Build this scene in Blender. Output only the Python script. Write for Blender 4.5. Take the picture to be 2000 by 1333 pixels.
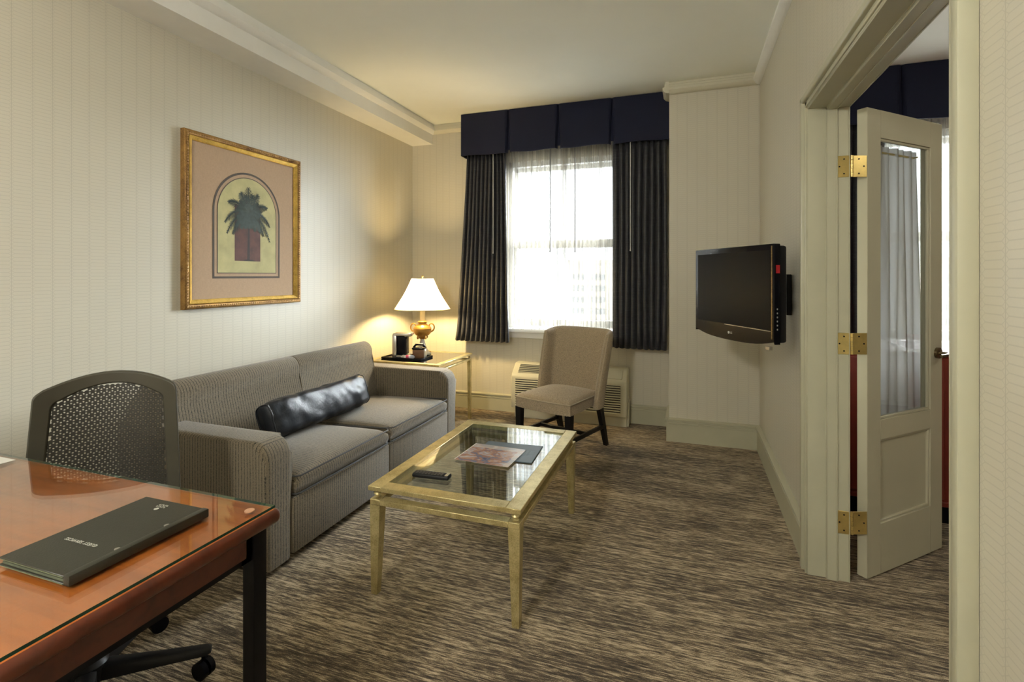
import bpy, bmesh, math, random
from math import sin, cos, pi, radians, sqrt, atan2
from mathutils import Vector, Matrix, noise as mnoise
random.seed(7)
for o in list(bpy.data.objects): bpy.data.objects.remove(o)
S = bpy.context.scene
C = S.collection
CEIL = 2.915
BACK = 4.72
LEFT = -2.76
RIGHT = 0.53

# ------------------------------------------------------------------ camera
cam = bpy.data.cameras.new('camera'); cam_o = bpy.data.objects.new('camera', cam); C.objects.link(cam_o)
cam.sensor_width = 36; cam.lens = 985/2000*36; cam.shift_y = -128.5/2000; cam.clip_start = 0.02; cam.clip_end = 600
cam_o.location = (0, 0, 1.35); cam_o.rotation_euler = (pi/2, 0, math.atan(342/985)); S.camera = cam_o

# ------------------------------------------------------------------ world / light / exposure
W = bpy.data.worlds.new('overcast_sky'); S.world = W; W.use_nodes = True
wn = W.node_tree.nodes; wl = W.node_tree.links
bg = wn['Background']; bg.inputs['Color'].default_value = (0.90, 0.96, 1.0, 1); bg.inputs['Strength'].default_value = 2.9
vs = S.view_settings; vs.view_transform = 'Standard'; vs.look = 'None'; vs.gamma = 1; vs.exposure = 0.45; vs.use_curve_mapping = False
S.cycles.use_denoising = True
S.cycles.max_bounces = 10; S.cycles.transparent_max_bounces = 24; S.cycles.diffuse_bounces = 6; S.cycles.glossy_bounces = 5
S.cycles.caustics_reflective = False; S.cycles.caustics_refractive = False
S.cycles.sample_clamp_indirect = 6.0

def light(name, kind, loc, power, col=(1, 1, 1), rot=(0, 0, 0), size=0.1, size_y=None, portal=False):
    l = bpy.data.lights.new(name, kind); o = bpy.data.objects.new(name, l); C.objects.link(o)
    o.location = loc; o.rotation_euler = rot; l.energy = power; l.color = col
    if kind == 'AREA':
        l.size = size
        if size_y: l.shape = 'RECTANGLE'; l.size_y = size_y
        if portal: l.cycles.is_portal = True
    else: l.shadow_soft_size = size
    return o
light('window_portal', 'AREA', (-1.11, 4.99, 1.65), 1, rot=(-pi/2, 0, 0), size=1.14, size_y=1.62, portal=True)
light('bedroom_portal', 'AREA', (2.1, 4.99, 1.65), 1, rot=(-pi/2, 0, 0), size=1.5, size_y=1.62, portal=True)
LAMP_E = 900.0
GLOBE_E = 120.0
BEDGLOBE_E = 25.0
sun = bpy.data.lights.new('hazy_sun', 'SUN'); sun_o = bpy.data.objects.new('hazy_sun', sun); C.objects.link(sun_o)
sun.energy = 100.0; sun.angle = radians(76); sun.color = (.90, .96, 1.0)
sun_o.rotation_euler = Vector((-.70, -.60, -.36)).to_track_quat('-Z', 'Y').to_euler()

# ------------------------------------------------------------------ helpers
class MB:
    """collects shapes into one bmesh"""
    def __init__(s): s.bm = bmesh.new(); s.mi = 0
    def _mark(s, f0):
        s.bm.faces.ensure_lookup_table()
        for f in s.bm.faces[f0:]: f.material_index = s.mi
    def box(s, x0, x1, y0, y1, z0, z1, bev=0.0, seg=2, M=None):
        n = len(s.bm.faces)
        x0, x1 = min(x0, x1), max(x0, x1); y0, y1 = min(y0, y1), max(y0, y1); z0, z1 = min(z0, z1), max(z0, z1)
        m = Matrix.Translation(((x0+x1)/2, (y0+y1)/2, (z0+z1)/2)) @ Matrix.Diagonal((x1-x0, y1-y0, z1-z0, 1))
        if M is not None: m = M @ m
        r = bmesh.ops.create_cube(s.bm, size=1, matrix=m)
        if bev:
            es = list({e for v in r['verts'] for e in v.link_edges})
            bmesh.ops.bevel(s.bm, geom=es, offset=bev, segments=seg, profile=0.5, affect='EDGES', clamp_overlap=True)
        s._mark(n if not bev else 0) if s.mi else None
        return s
    def frustum(s, cx, cy, z0, a0, b0, z1, a1, b1, dx=0, dy=0):
        """rectangular tapered post, half sizes a,b at z0 and z1, top shifted by dx,dy"""
        v = [s.bm.verts.new(p) for p in [(cx-a0, cy-b0, z0), (cx+a0, cy-b0, z0), (cx+a0, cy+b0, z0), (cx-a0, cy+b0, z0),
             (cx+dx-a1, cy+dy-b1, z1), (cx+dx+a1, cy+dy-b1, z1), (cx+dx+a1, cy+dy+b1, z1), (cx+dx-a1, cy+dy+b1, z1)]]
        for q in [(3, 2, 1, 0), (4, 5, 6, 7), (0, 1, 5, 4), (1, 2, 6, 5), (2, 3, 7, 6), (3, 0, 4, 7)]:
            f = s.bm.faces.new([v[i] for i in q]); f.material_index = s.mi
        return s
    def prism(s, poly, axis, a0, a1, bev=0, seg=3):
        """2-D polygon extruded along an axis. axis x: poly=(y,z); y: (x,z); z: (x,y)"""
        def P(p, a): return {'x': (a, p[0], p[1]), 'y': (p[0], a, p[1]), 'z': (p[0], p[1], a)}[axis]
        A = [s.bm.verts.new(P(p, a0)) for p in poly]; B = [s.bm.verts.new(P(p, a1)) for p in poly]
        n = len(poly)
        fa = s.bm.faces.new(A); fb = s.bm.faces.new(B[::-1]); fa.material_index = fb.material_index = s.mi
        for i in range(n):
            f = s.bm.faces.new([A[i], B[i], B[(i+1) % n], A[(i+1) % n]]); f.material_index = s.mi
        if bev:
            bmesh.ops.bevel(s.bm, geom=list(fa.edges)+list(fb.edges), offset=bev, segments=seg, profile=0.5, affect='EDGES', clamp_overlap=True)
        return s
    def cyl(s, p0, p1, r0, r1=None, n=16, cap=True):
        r1 = r0 if r1 is None else r1
        p0 = Vector(p0); p1 = Vector(p1); d = (p1-p0).normalized()
        a = d.orthogonal().normalized(); b = d.cross(a)
        A = [s.bm.verts.new(p0+(a*cos(2*pi*i/n)+b*sin(2*pi*i/n))*r0) for i in range(n)]
        B = [s.bm.verts.new(p1+(a*cos(2*pi*i/n)+b*sin(2*pi*i/n))*r1) for i in range(n)]
        for i in range(n):
            f = s.bm.faces.new([A[i], A[(i+1) % n], B[(i+1) % n], B[i]]); f.material_index = s.mi
        if cap:
            for q in (A[::-1], B): f = s.bm.faces.new(q); f.material_index = s.mi
        return s
    def lathe(s, prof, c=(0, 0, 0), n=24, caps=True):
        rings = []
        for r, z in prof:
            rings.append([s.bm.verts.new((c[0]+r*cos(2*pi*i/n), c[1]+r*sin(2*pi*i/n), c[2]+z)) for i in range(n)])
        for A, B in zip(rings, rings[1:]):
            for i in range(n):
                f = s.bm.faces.new([A[i], A[(i+1) % n], B[(i+1) % n], B[i]]); f.material_index = s.mi
        if caps:
            for q in (rings[0][::-1], rings[-1]): f = s.bm.faces.new(q); f.material_index = s.mi
        return s
    def tube(s, pts, r, n=8):
        pts = [Vector(p) for p in pts]; rings = []; up = None
        for i, p in enumerate(pts):
            d = (pts[min(i+1, len(pts)-1)]-pts[max(i-1, 0)]).normalized()
            if up is None: up = d.orthogonal().normalized()
            a = (up-d*up.dot(d)).normalized(); b = d.cross(a); up = a
            rr = r(i/(len(pts)-1)) if callable(r) else r
            rings.append([s.bm.verts.new(p+(a*cos(2*pi*k/n)+b*sin(2*pi*k/n))*rr) for k in range(n)])
        for A, B in zip(rings, rings[1:]):
            for i in range(n):
                f = s.bm.faces.new([A[i], A[(i+1) % n], B[(i+1) % n], B[i]]); f.material_index = s.mi
        for q in (rings[0][::-1], rings[-1]): f = s.bm.faces.new(q); f.material_index = s.mi
        return s
    def grid(s, fn, nu, nv, wrap_u=False):
        V = [[s.bm.verts.new(fn(i/nu, j/nv)) for j in range(nv+1)] for i in range(nu if wrap_u else nu+1)]
        for i in range(nu):
            for j in range(nv):
                i2 = (i+1) % nu if wrap_u else i+1
                f = s.bm.faces.new([V[i][j], V[i2][j], V[i2][j+1], V[i][j+1]]); f.material_index = s.mi
        return V
    def sphere(s, c, r, n=14, sc=(1, 1, 1)):
        bmesh.ops.create_uvsphere(s.bm, u_segments=n, v_segments=max(6, n//2), radius=1,
            matrix=Matrix.Translation(c) @ Matrix.Diagonal((r*sc[0], r*sc[1], r*sc[2], 1)))
        return s
    def face(s, pts):
        f = s.bm.faces.new([s.bm.verts.new(p) for p in pts]); f.material_index = s.mi; return s

def root_matrix(o):
    m = Matrix.Identity(4)
    while o is not None:
        m = o.matrix_basis @ m; o = o.parent
    return m

def obj(name, mb, mat, parent=None, local=False, sharp=38, recalc=True, smooth=True, kind=None, label=None):
    bm = mb.bm
    if parent is not None and not local: bm.transform(root_matrix(parent).inverted())
    if recalc: bmesh.ops.recalc_face_normals(bm, faces=bm.faces[:])
    lim = radians(sharp)
    for f in bm.faces: f.smooth = smooth
    for e in bm.edges:
        if len(e.link_faces) == 2 and e.calc_face_angle(0) > lim: e.smooth = False
    me = bpy.data.meshes.new(name); bm.to_mesh(me); bm.free()
    for m in (mat if isinstance(mat, (list, tuple)) else [mat]): me.materials.append(m)
    o = bpy.data.objects.new(name, me); C.objects.link(o)
    if parent is not None: o.parent = parent
    if kind: o['kind'] = kind
    if label: o['label'] = label
    return o
def tag(o, label, cat, group=None, kind=None):
    o['label'] = label; o['category'] = cat
    if group: o['group'] = group
    if kind: o['kind'] = kind
    return o
def thing(name, label, cat, loc=(0, 0, 0), rz=0, group=None):
    o = bpy.data.objects.new(name, None); C.objects.link(o)
    o.location = loc; o.rotation_euler = (0, 0, rz); o.empty_display_size = 0.1
    return tag(o, label, cat, group)
def struct(name, mb, mat, label, parent=None, **k):
    o = obj(name, mb, mat, parent, **k)
    if parent is None: o['kind'] = 'structure'
    o['label'] = label
    return o
def solid(o, t, off=0):
    m = o.modifiers.new('thickness', 'SOLIDIFY'); m.thickness = t; m.offset = off; return o
def subsurf(o, n=2):
    m = o.modifiers.new('smooth', 'SUBSURF'); m.levels = n; m.render_levels = n; return o
def dup(root, loc, rz=0, label=None):
    r = root.copy(); C.objects.link(r); r.location = loc; r.rotation_euler = (0, 0, rz)
    if label: r['label'] = label
    for ch in list(root.children):
        c = ch.copy(); C.objects.link(c); c.parent = r
        for g in ch.children:
            d = g.copy(); C.objects.link(d); d.parent = c
    return r

# ------------------------------------------------------------------ materials
class G:
    def __init__(s, name):
        s.m = bpy.data.materials.new(name); s.m.use_nodes = True; s.nt = s.m.node_tree
        s.N = s.nt.nodes; s.L = s.nt.links; s.b = s.N['Principled BSDF']; s.out = s.N['Material Output']
    def set(s, sock, v):
        if isinstance(v, bpy.types.NodeSocket): s.L.new(v, sock)
        elif isinstance(v, (tuple, list)) and len(v) == 3 and sock.type == 'RGBA': sock.default_value = (*v, 1)
        else: sock.default_value = v
    def math(s, op, *a, clamp=False):
        n = s.N.new('ShaderNodeMath'); n.operation = op; n.use_clamp = clamp
        for i, v in enumerate(a): s.set(n.inputs[i], v)
        return n.outputs[0]
    def coord(s, kind='Object'): return s.N.new('ShaderNodeTexCoord').outputs[kind]
    def pos(s): return s.N.new('ShaderNodeNewGeometry').outputs['Position']
    def sep(s, v):
        n = s.N.new('ShaderNodeSeparateXYZ'); s.L.new(v, n.inputs[0]); return n.outputs
    def comb(s, x, y, z):
        n = s.N.new('ShaderNodeCombineXYZ')
        for i, v in enumerate((x, y, z)): s.set(n.inputs[i], v)
        return n.outputs[0]
    def scale(s, v, sc):
        n = s.N.new('ShaderNodeMapping'); s.L.new(v, n.inputs[0]); n.inputs['Scale'].default_value = sc; return n.outputs[0]
    def noise(s, v, sc=5, detail=3, rough=.5, dist=0):
        n = s.N.new('ShaderNodeTexNoise'); s.L.new(v, n.inputs['Vector']); n.inputs['Scale'].default_value = sc
        n.inputs['Detail'].default_value = detail; n.inputs['Roughness'].default_value = rough; n.inputs['Distortion'].default_value = dist
        return n.outputs[0]
    def ramp(s, f, stops):
        n = s.N.new('ShaderNodeValToRGB'); s.L.new(f, n.inputs[0]); r = n.color_ramp
        while len(r.elements) < len(stops): r.elements.new(0.5)
        for e, (p, c) in zip(r.elements, stops): e.position = p; e.color = (*c, 1)
        return n.outputs[0]
    def mix(s, f, a, b, mode='MIX'):
        n = s.N.new('ShaderNodeMix'); n.data_type = 'RGBA'; n.blend_type = mode
        s.set(n.inputs[0], f); s.set(n.inputs[6], a); s.set(n.inputs[7], b); return n.outputs[2]
    def bump(s, h, strength=.3, dist=.001):
        n = s.N.new('ShaderNodeBump'); n.inputs['Strength'].default_value = strength; n.inputs['Distance'].default_value = dist
        s.L.new(h, n.inputs['Height']); s.L.new(n.outputs[0], s.b.inputs['Normal']); return s
    def P(s, **k):
        names = dict(col='Base Color', rough='Roughness', metal='Metallic', spec='Specular IOR Level', sheen='Sheen Weight', coat='Coat Weight', coatr='Coat Roughness',
                     emit='Emission Color', es='Emission Strength', trans='Transmission Weight', ior='IOR', sub='Subsurface Weight')
        for q, v in k.items(): s.set(s.b.inputs[names[q]], v)
        return s

def plain(name, col, rough=.5, metal=0, var=.08, vs_=8, bump=0, bs=250, spec=.5, bd=.001, coat=0):
    g = G(name); c = g.coord()
    n = g.noise(c, vs_, 4, .6)
    d = tuple(max(0, x*(1-var)) for x in col); l = tuple(min(1, x*(1+var)) for x in col)
    g.P(col=g.ramp(n, [(.3, d), (.7, l)]), rough=rough, metal=metal, spec=spec, coat=coat)
    if bump: g.bump(g.noise(c, bs, 3), bump, bd)
    return g.m

def wallpaper(name, base=(.59, .555, .455)):
    g = G(name); p = g.pos(); x, y, z = g.sep(p)
    nn = g.sep(g.N.new('ShaderNodeNewGeometry').outputs['Normal'])
    isx = g.math('GREATER_THAN', g.math('ABSOLUTE', nn[0]), .5)
    u = g.math('ADD', g.math('MULTIPLY', isx, y), g.math('MULTIPLY', g.math('SUBTRACT', 1.0, isx), x))
    fu = g.math('ABSOLUTE', g.math('SUBTRACT', g.math('FRACT', g.math('MULTIPLY', u, 1/.075)), .5))
    fv = g.math('ABSOLUTE', g.math('SUBTRACT', g.math('FRACT', g.math('MULTIPLY', z, 1/.0165)), .5))
    s = g.math('MULTIPLY', g.math('MULTIPLY', g.math('SUBTRACT', fu, .36), 7.2, clamp=True), .5)
    s = g.math('MULTIPLY', g.math('GREATER_THAN', fu, .36), s)
    l1 = g.math('LESS_THAN', g.math('ABSOLUTE', g.math('SUBTRACT', fv, s)), .075)
    l2 = g.math('GREATER_THAN', fu, .484)
    line = g.math('MAXIMUM', g.math('MULTIPLY', l1, .7), l2)
    big = g.noise(p, 1.2, 2); fine = g.noise(p, 380, 2)
    c0 = g.ramp(big, [(.3, tuple(v*.97 for v in base)), (.7, tuple(min(1, v*1.03) for v in base))])
    c1 = g.mix(g.math('MULTIPLY', line, .34), c0, tuple(v*.50 for v in base))
    c2 = g.mix(g.math('MULTIPLY', fine, .12), c1, tuple(v*.7 for v in base))
    g.P(col=c2, rough=.42, spec=.45)
    g.bump(g.math('SUBTRACT', g.math('MULTIPLY', fine, .25), line), .35, .0008)
    return g.m

def carpet(name):
    g = G(name); p = g.pos()
    n1 = g.noise(g.scale(p, (7, 90, 1)), 1, 4, .65, .3)
    n2 = g.noise(g.scale(p, (24, 250, 1)), 1, 3, .65, .1)
    n3 = g.noise(g.scale(p, (1.1, 5, 1)), 1, 2, .5)
    fine = g.noise(p, 420, 2, .6)
    f = g.math('ADD', g.math('MULTIPLY', n1, .55), g.math('ADD', g.math('MULTIPLY', n2, .45), g.math('MULTIPLY', n3, .18)))
    f = g.math('ADD', f, g.math('MULTIPLY', g.math('SUBTRACT', fine, .5), .34))
    col = g.ramp(f, [(.485, (.026, .0165, .008)), (.555, (.100, .069, .038)), (.615, (.275, .205, .122)), (.675, (.64, .52, .35))])
    g.P(col=col, rough=.95, spec=.12, sheen=.15)
    g.bump(g.math('ADD', fine, g.math('MULTIPLY', n2, .6)), .8, .006)
    return g.m

def ribbed(name, base, dark, period, along_x):
    """upholstery with thin dark ribs; ribs follow Y (or X on faces that look along Y when along_x)"""
    g = G(name); p = g.pos(); x, y, z = g.sep(p)
    nn = g.sep(g.N.new('ShaderNodeNewGeometry').outputs['Normal'])
    if along_x:
        isx = g.math('GREATER_THAN', g.math('ABSOLUTE', nn[0]), .6)
        u = g.math('ADD', g.math('MULTIPLY', isx, y), g.math('MULTIPLY', g.math('SUBTRACT', 1.0, isx), x))
    else: u = y
    wob = g.noise(g.scale(p, (6, 6, 6)), 1, 2)
    u = g.math('ADD', u, g.math('MULTIPLY', g.math('SUBTRACT', wob, .5), .006))
    fr = g.math('FRACT', g.math('MULTIPLY', u, 1/period))
    fr2 = g.math('FRACT', g.math('MULTIPLY', u, 2/period))
    l = g.math('MAXIMUM', g.math('LESS_THAN', fr, .30), g.math('MULTIPLY', g.math('LESS_THAN', fr2, .22), .5))
    dash = g.noise(g.scale(p, (130, 130, 130)), 1, 2)
    slub = g.noise(g.scale(p, (300, 300, 300)), 1, 2)
    l = g.math('MULTIPLY', l, g.math('MULTIPLY', g.math('SUBTRACT', dash, .18), 1.9, clamp=True))
    b = g.ramp(slub, [(.3, tuple(v*.62 for v in base)), (.7, tuple(v*1.32 for v in base))])
    col = g.mix(l, b, dark)
    g.P(col=col, rough=.85, spec=.25, sheen=.25)
    g.bump(g.math('SUBTRACT', g.math('MULTIPLY', slub, .6), l), .55, .002)
    return g.m

def weave(name, col, var=.3, sc=260, bump=.5, rough=.85, sheen=.25):
    g = G(name); c = g.coord()
    a = g.noise(g.scale(c, (1, 1, 5)), sc, 2); b = g.noise(g.scale(c, (5, 5, 1)), sc, 2)
    f = g.math('MULTIPLY', g.math('ADD', a, b), .5)
    g.P(col=g.ramp(f, [(.36, tuple(v*(1-var) for v in col)), (.62, tuple(min(1, v*(1+var)) for v in col))]), rough=rough, spec=.3, sheen=sheen)
    g.bump(f, bump, .0015); return g.m

def glass_mat(name, tint=(.93, .97, .95), k=1.0, ior=1.5):
    g = G(name); g.N.remove(g.b)
    t = g.N.new('ShaderNodeBsdfTransparent'); t.inputs[0].default_value = (*tint, 1)
    gl = g.N.new('ShaderNodeBsdfGlossy'); gl.inputs['Roughness'].default_value = 0.012
    smudge = g.noise(g.coord(), 30, 3)
    lw = g.N.new('ShaderNodeLayerWeight'); lw.inputs[0].default_value = .5
    fr = g.math('ADD', .04, g.math('MULTIPLY', g.math('POWER', lw.outputs['Facing'], 5.0), .96))
    f = g.math('MULTIPLY', fr, g.math('ADD', k*.97, g.math('MULTIPLY', smudge, .06*k)), clamp=True)
    m = g.N.new('ShaderNodeMixShader'); g.L.new(f, m.inputs[0]); g.L.new(t.outputs[0], m.inputs[1]); g.L.new(gl.outputs[0], m.inputs[2])
    g.L.new(m.outputs[0], g.out.inputs[0]); return g.m

def sheer_mat(name, col=(.92, .90, .85), open_=.5, trans=.6, vary=1.5, fmax=.86):
    g = G(name); g.N.remove(g.b); p = g.pos(); x, y, z = g.sep(p)
    t = g.N.new('ShaderNodeBsdfTransparent'); t.inputs[0].default_value = (1, 1, 1, 1)
    d = g.N.new('ShaderNodeBsdfDiffuse'); d.inputs[0].default_value = (*col, 1)
    tr = g.N.new('ShaderNodeBsdfTranslucent'); tr.inputs[0].default_value = (*col, 1)
    m1 = g.N.new('ShaderNodeMixShader'); m1.inputs[0].default_value = trans
    g.L.new(d.outputs[0], m1.inputs[1]); g.L.new(tr.outputs[0], m1.inputs[2])
    th = g.noise(g.scale(p, (38, 38, .5)), 1, 3, .75)
    f = g.math('ADD', (1-open_), g.math('MULTIPLY', g.math('SUBTRACT', th, .5), vary), clamp=True)
    f = g.math('MINIMUM', f, fmax)
    m2 = g.N.new('ShaderNodeMixShader'); g.L.new(f, m2.inputs[0]); g.L.new(t.outputs[0], m2.inputs[1]); g.L.new(m1.outputs[0], m2.inputs[2])
    g.L.new(m2.outputs[0], g.out.inputs[0]); return g.m

def cherry(name, base=(.49, .135, .024), dark=(.28, .064, .012), rough=.32, coat=.3):
    g = G(name); c = g.coord()
    n = g.noise(g.scale(c, (2.2, 22, 22)), 1, 5, .6, 1.2)
    w = g.noise(g.scale(c, (1.3, 3.0, 3)), 1, 3, .5, 2.0)
    f = g.math('ADD', g.math('MULTIPLY', n, .55), g.math('MULTIPLY', w, .45))
    g.P(col=g.ramp(f, [(.32, dark), (.52, base), (.72, tuple(min(1, v*1.25) for v in base))]), rough=rough, coat=coat); return g.m

def goldleaf(name, base=(.62, .52, .26), dark=(.37, .285, .115), metal=.6, rough=.35):
    g = G(name); c = g.coord()
    n = g.noise(c, 14, 4, .65); fn = g.noise(c, 220, 3, .7)
    f = g.math('ADD', g.math('MULTIPLY', n, .55), g.math('MULTIPLY', fn, .45))
    g.P(col=g.ramp(f, [(.36, dark), (.54, base), (.68, tuple(min(1, v*1.2) for v in base))]), rough=g.math('ADD', rough-.1, g.math('MULTIPLY', fn, .2)), metal=metal)
    g.bump(fn, .35, .001); return g.m

def drape_mat(name):
    g = G(name); p = g.pos(); x, y, z = g.sep(p)
    sl = g.noise(g.scale(p, (8, 8, 240)), 1, 3, .6); sl2 = g.noise(g.scale(p, (60, 60, 500)), 1, 2)
    f = g.math('ADD', g.math('MULTIPLY', sl, .6), g.math('MULTIPLY', sl2, .4))
    g.P(col=g.ramp(f, [(.34, (.010, .012, .019)), (.55, (.029, .030, .038)), (.70, (.075, .074, .079))]), rough=.46, spec=.4, sheen=.08)
    g.bump(f, .3, .001); return g.m

m_wall = wallpaper('cream_wallpaper')
m_carpet = carpet('striated_brown_carpet')
m_ceil = plain('ceiling_paint', (.86, .87, .80), .8, var=.02, vs_=2, bump=.1, bs=120)
m_white = plain('white_trim_paint', (.82, .82, .79), .4, var=.02, bump=.05)
m_lamptint = plain('lamp_tinted_trim_paint', (.60, .57, .45), .45, var=.03)  # darker copy of the white crown paint, lamp tint put into the colour
m_trim = plain('sage_trim_paint', (.46, .445, .325), .38, var=.04, vs_=5, bump=.06, bs=40)
m_doorp = plain('sage_door_paint', (.47, .44, .32), .36, var=.03, vs_=4, bump=.06, bs=40)
m_sash = plain('white_sash_paint', (.75, .75, .73), .4, var=.02)
m_redwall = plain('plain_bedroom_paint', (.55, .50, .42), .7, var=.03)
m_sofa = ribbed('sofa_ribbed_fabric', (.155, .125, .083), (.010, .012, .009), .0165, False)
m_sofa_arm = ribbed('sofa_ribbed_arm_fabric', (.155, .125, .083), (.010, .012, .009), .0165, True)
m_pipe = plain('sofa_piping', (.045, .045, .045), .7)
m_leather = plain('black_leather', (.008, .010, .014), .40, var=.2, spec=.35, bump=.25, bs=90, bd=.003)
m_linen = weave('tan_linen', (.31, .245, .165), .5, 120)
m_linen2 = weave('tan_linen_welt', (.40, .33, .23), .25, 210)
m_black = plain('black_metal', (.004, .004, .005), .4, var=.15, spec=.15)
m_blackwood = plain('black_stained_wood', (.008, .007, .007), .35, var=.2, spec=.2)
m_blackpl = plain('black_gloss_plastic', (.005, .005, .007), .26, var=.1, spec=.10)
m_screen = plain('tv_screen', (.005, .006, .008), .35, var=.05, spec=.03)
m_mattepl = plain('matte_black_plastic', (.009, .009, .010), .45, var=.12, spec=.25)
m_taupepl = plain('dark_taupe_plastic', (.052, .047, .033), .42, var=.08, spec=.3)
m_meshpl = plain('mesh_elastomer', (.034, .031, .024), .4, var=.1, spec=.3)
m_cherry = cherry('cherry_top')
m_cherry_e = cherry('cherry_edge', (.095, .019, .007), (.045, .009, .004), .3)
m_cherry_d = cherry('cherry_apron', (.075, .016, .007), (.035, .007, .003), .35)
m_glass = glass_mat('clear_glass', (.90, .955, .93), 2.2)
m_deskglass = glass_mat('desk_glass', (.97, .985, .97), 1.5)
m_glassedge = plain('glass_green_edge', (.01, .045, .030), .1, var=.1)
m_pane = glass_mat('window_glass', (.97, .98, .98), .6)
m_gold = goldleaf('champagne_gold_leaf')
m_gold2 = goldleaf('bright_gilt', (.75, .50, .13), (.45, .27, .05), .75, .35)
m_antique = goldleaf('antique_gold', (.52, .29, .07), (.28, .13, .025), .7, .35)
m_gilt_d = goldleaf('carved_dark_gilt', (.34, .19, .055), (.10, .045, .014), .5, .45)
m_brass = plain('polished_brass', (.72, .55, .20), .3, .85, var=.1, vs_=30)
m_bronze = goldleaf('dark_bronze', (.22, .17, .09), (.09, .06, .03), .9, .3)
m_silver = plain('silver_metal', (.55, .53, .50), .28, metal=.9, var=.06)
m_drape = drape_mat('charcoal_drape')
m_navy = weave('navy_valance_cloth', (.0065, .0090, .028), .2, 300, .2, .8, .0)
m_sheer = sheer_mat('sheer_voile', (.32, .30, .26), .40, .22, 2.0)
m_doorsheer = sheer_mat('door_voile', (.46, .44, .43), .03, .25, .2, 1.0)
m_ac = plain('cream_plastic', (.60, .57, .43), .4, var=.03)
m_acdark = plain('vent_dark', (.05, .05, .04), .6)
m_folder = plain('olive_black_leatherette', (.022, .022, .015), .42, var=.1, bump=.35, bs=350)
m_folder_e = plain('folder_edge', (.16, .18, .11), .5)
m_paper = plain('paper', (.75, .73, .68), .6, var=.02)
m_print = plain('silver_print', (.62, .62, .56), .4, var=.05)
m_bluefolder = plain('slate_blue_cover', (.055, .085, .115), .4, var=.15, bump=.15)
m_mat = weave('pink_beige_mat_board', (.42, .295, .195), .07, 60, .1, .8, 0)
m_artline = plain('umber_line', (.055, .042, .030), .7)
m_artrect = plain('maroon_wash', (.085, .030, .022), .7, var=.35, vs_=14)
m_artsky = plain('yellow_green_wash', (.43, .39, .18), .7, var=.18, vs_=7)
m_artfrond = plain('palm_green', (.022, .036, .028), .7, var=.4, vs_=40)
m_artfrond2 = plain('palm_grey_green', (.040, .060, .052), .7, var=.3, vs_=40)
m_arttrunk = plain('palm_trunk', (.020, .012, .010), .7, var=.3)
m_red = plain('red_lacquer', (.19, .022, .012), .45, var=.1)
m_duvet = plain('white_bed_linen', (.75, .75, .76), .8, var=.03, bump=.2, bs=20)
m_shade = None

def build_shade():
    g = G('pleated_lamp_shade'); g.N.remove(g.b)
    d = g.N.new('ShaderNodeBsdfDiffuse'); t = g.N.new('ShaderNodeBsdfTranslucent'); m = g.N.new('ShaderNodeMixShader')
    x, y, z = g.sep(g.coord()); a = g.math('ARCTAN2', y, x)
    pl = g.math('SINE', g.math('MULTIPLY', a, 70.0))
    c = g.mix(g.math('MULTIPLY', g.math('ADD', pl, 1.0), .5), (.80, .74, .58), (.88, .83, .68))
    g.L.new(c, d.inputs[0]); g.L.new(c, t.inputs[0]); m.inputs[0].default_value = .55
    g.L.new(d.outputs[0], m.inputs[1]); g.L.new(t.outputs[0], m.inputs[2]); g.L.new(m.outputs[0], g.out.inputs[0]); return g.m
m_shade = build_shade()
def emitter(name, col, e):
    g = G(name); g.P(col=(1, 1, 1), emit=col, es=e); return g.m
m_bulb = emitter('bulb_glow', (1, .73, .35), LAMP_E)
m_globe = emitter('fill_globe_glow', (1.0, .985, .93), GLOBE_E)
m_bedglobe = emitter('bedroom_fill_globe_glow', (1.0, .92, .78), BEDGLOBE_E)

def magazine_mat():
    g = G('magazine_print'); c = g.coord('Generated'); x, y, z = g.sep(c)
    n = g.noise(g.scale(c, (2.6, 3.4, 1)), 1.7, 5, .62, .8)
    col = g.ramp(n, [(.32, (.10, .12, .20)), (.42, (.22, .22, .31)), (.48, (.36, .18, .13)), (.54, (.52, .34, .26)), (.60, (.42, .40, .47)), (.70, (.66, .62, .60))])
    edge = g.math('GREATER_THAN', y, .80)
    rt = g.math('GREATER_THAN', g.math('ADD', x, g.math('MULTIPLY', n, .15)), .98)
    col = g.mix(g.math('MULTIPLY', g.math('MAXIMUM', edge, rt), .55), col, (.66, .64, .62))
    g.P(col=col, rough=.22, spec=.5); return g.m
m_mag = magazine_mat()

# ================================================================== SETTING
Y0 = -2.7; XR = 5.2; YR0 = 0.2
m = MB(); m.box(LEFT-.12, XR+.12, Y0-.12, BACK+.25, -.12, 0); struct('floor', m, m_carpet, 'striated brown patterned carpet floor')
m = MB(); m.box(LEFT-.12, XR+.12, Y0-.12, BACK+.25, CEIL, CEIL+.12); struct('ceiling', m, m_ceil, 'plain off white painted ceiling')
m = MB(); m.box(LEFT-.12, LEFT, Y0, BACK+.25, 0, CEIL); struct('wall_left', m, m_wall, 'cream patterned wallpaper wall behind the sofa')
m = MB(); m.box(LEFT-.12, RIGHT+.14, Y0-.12, Y0, 0, CEIL); struct('wall_rear', m, m_wall, 'cream wallpaper wall behind the viewer')
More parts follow.
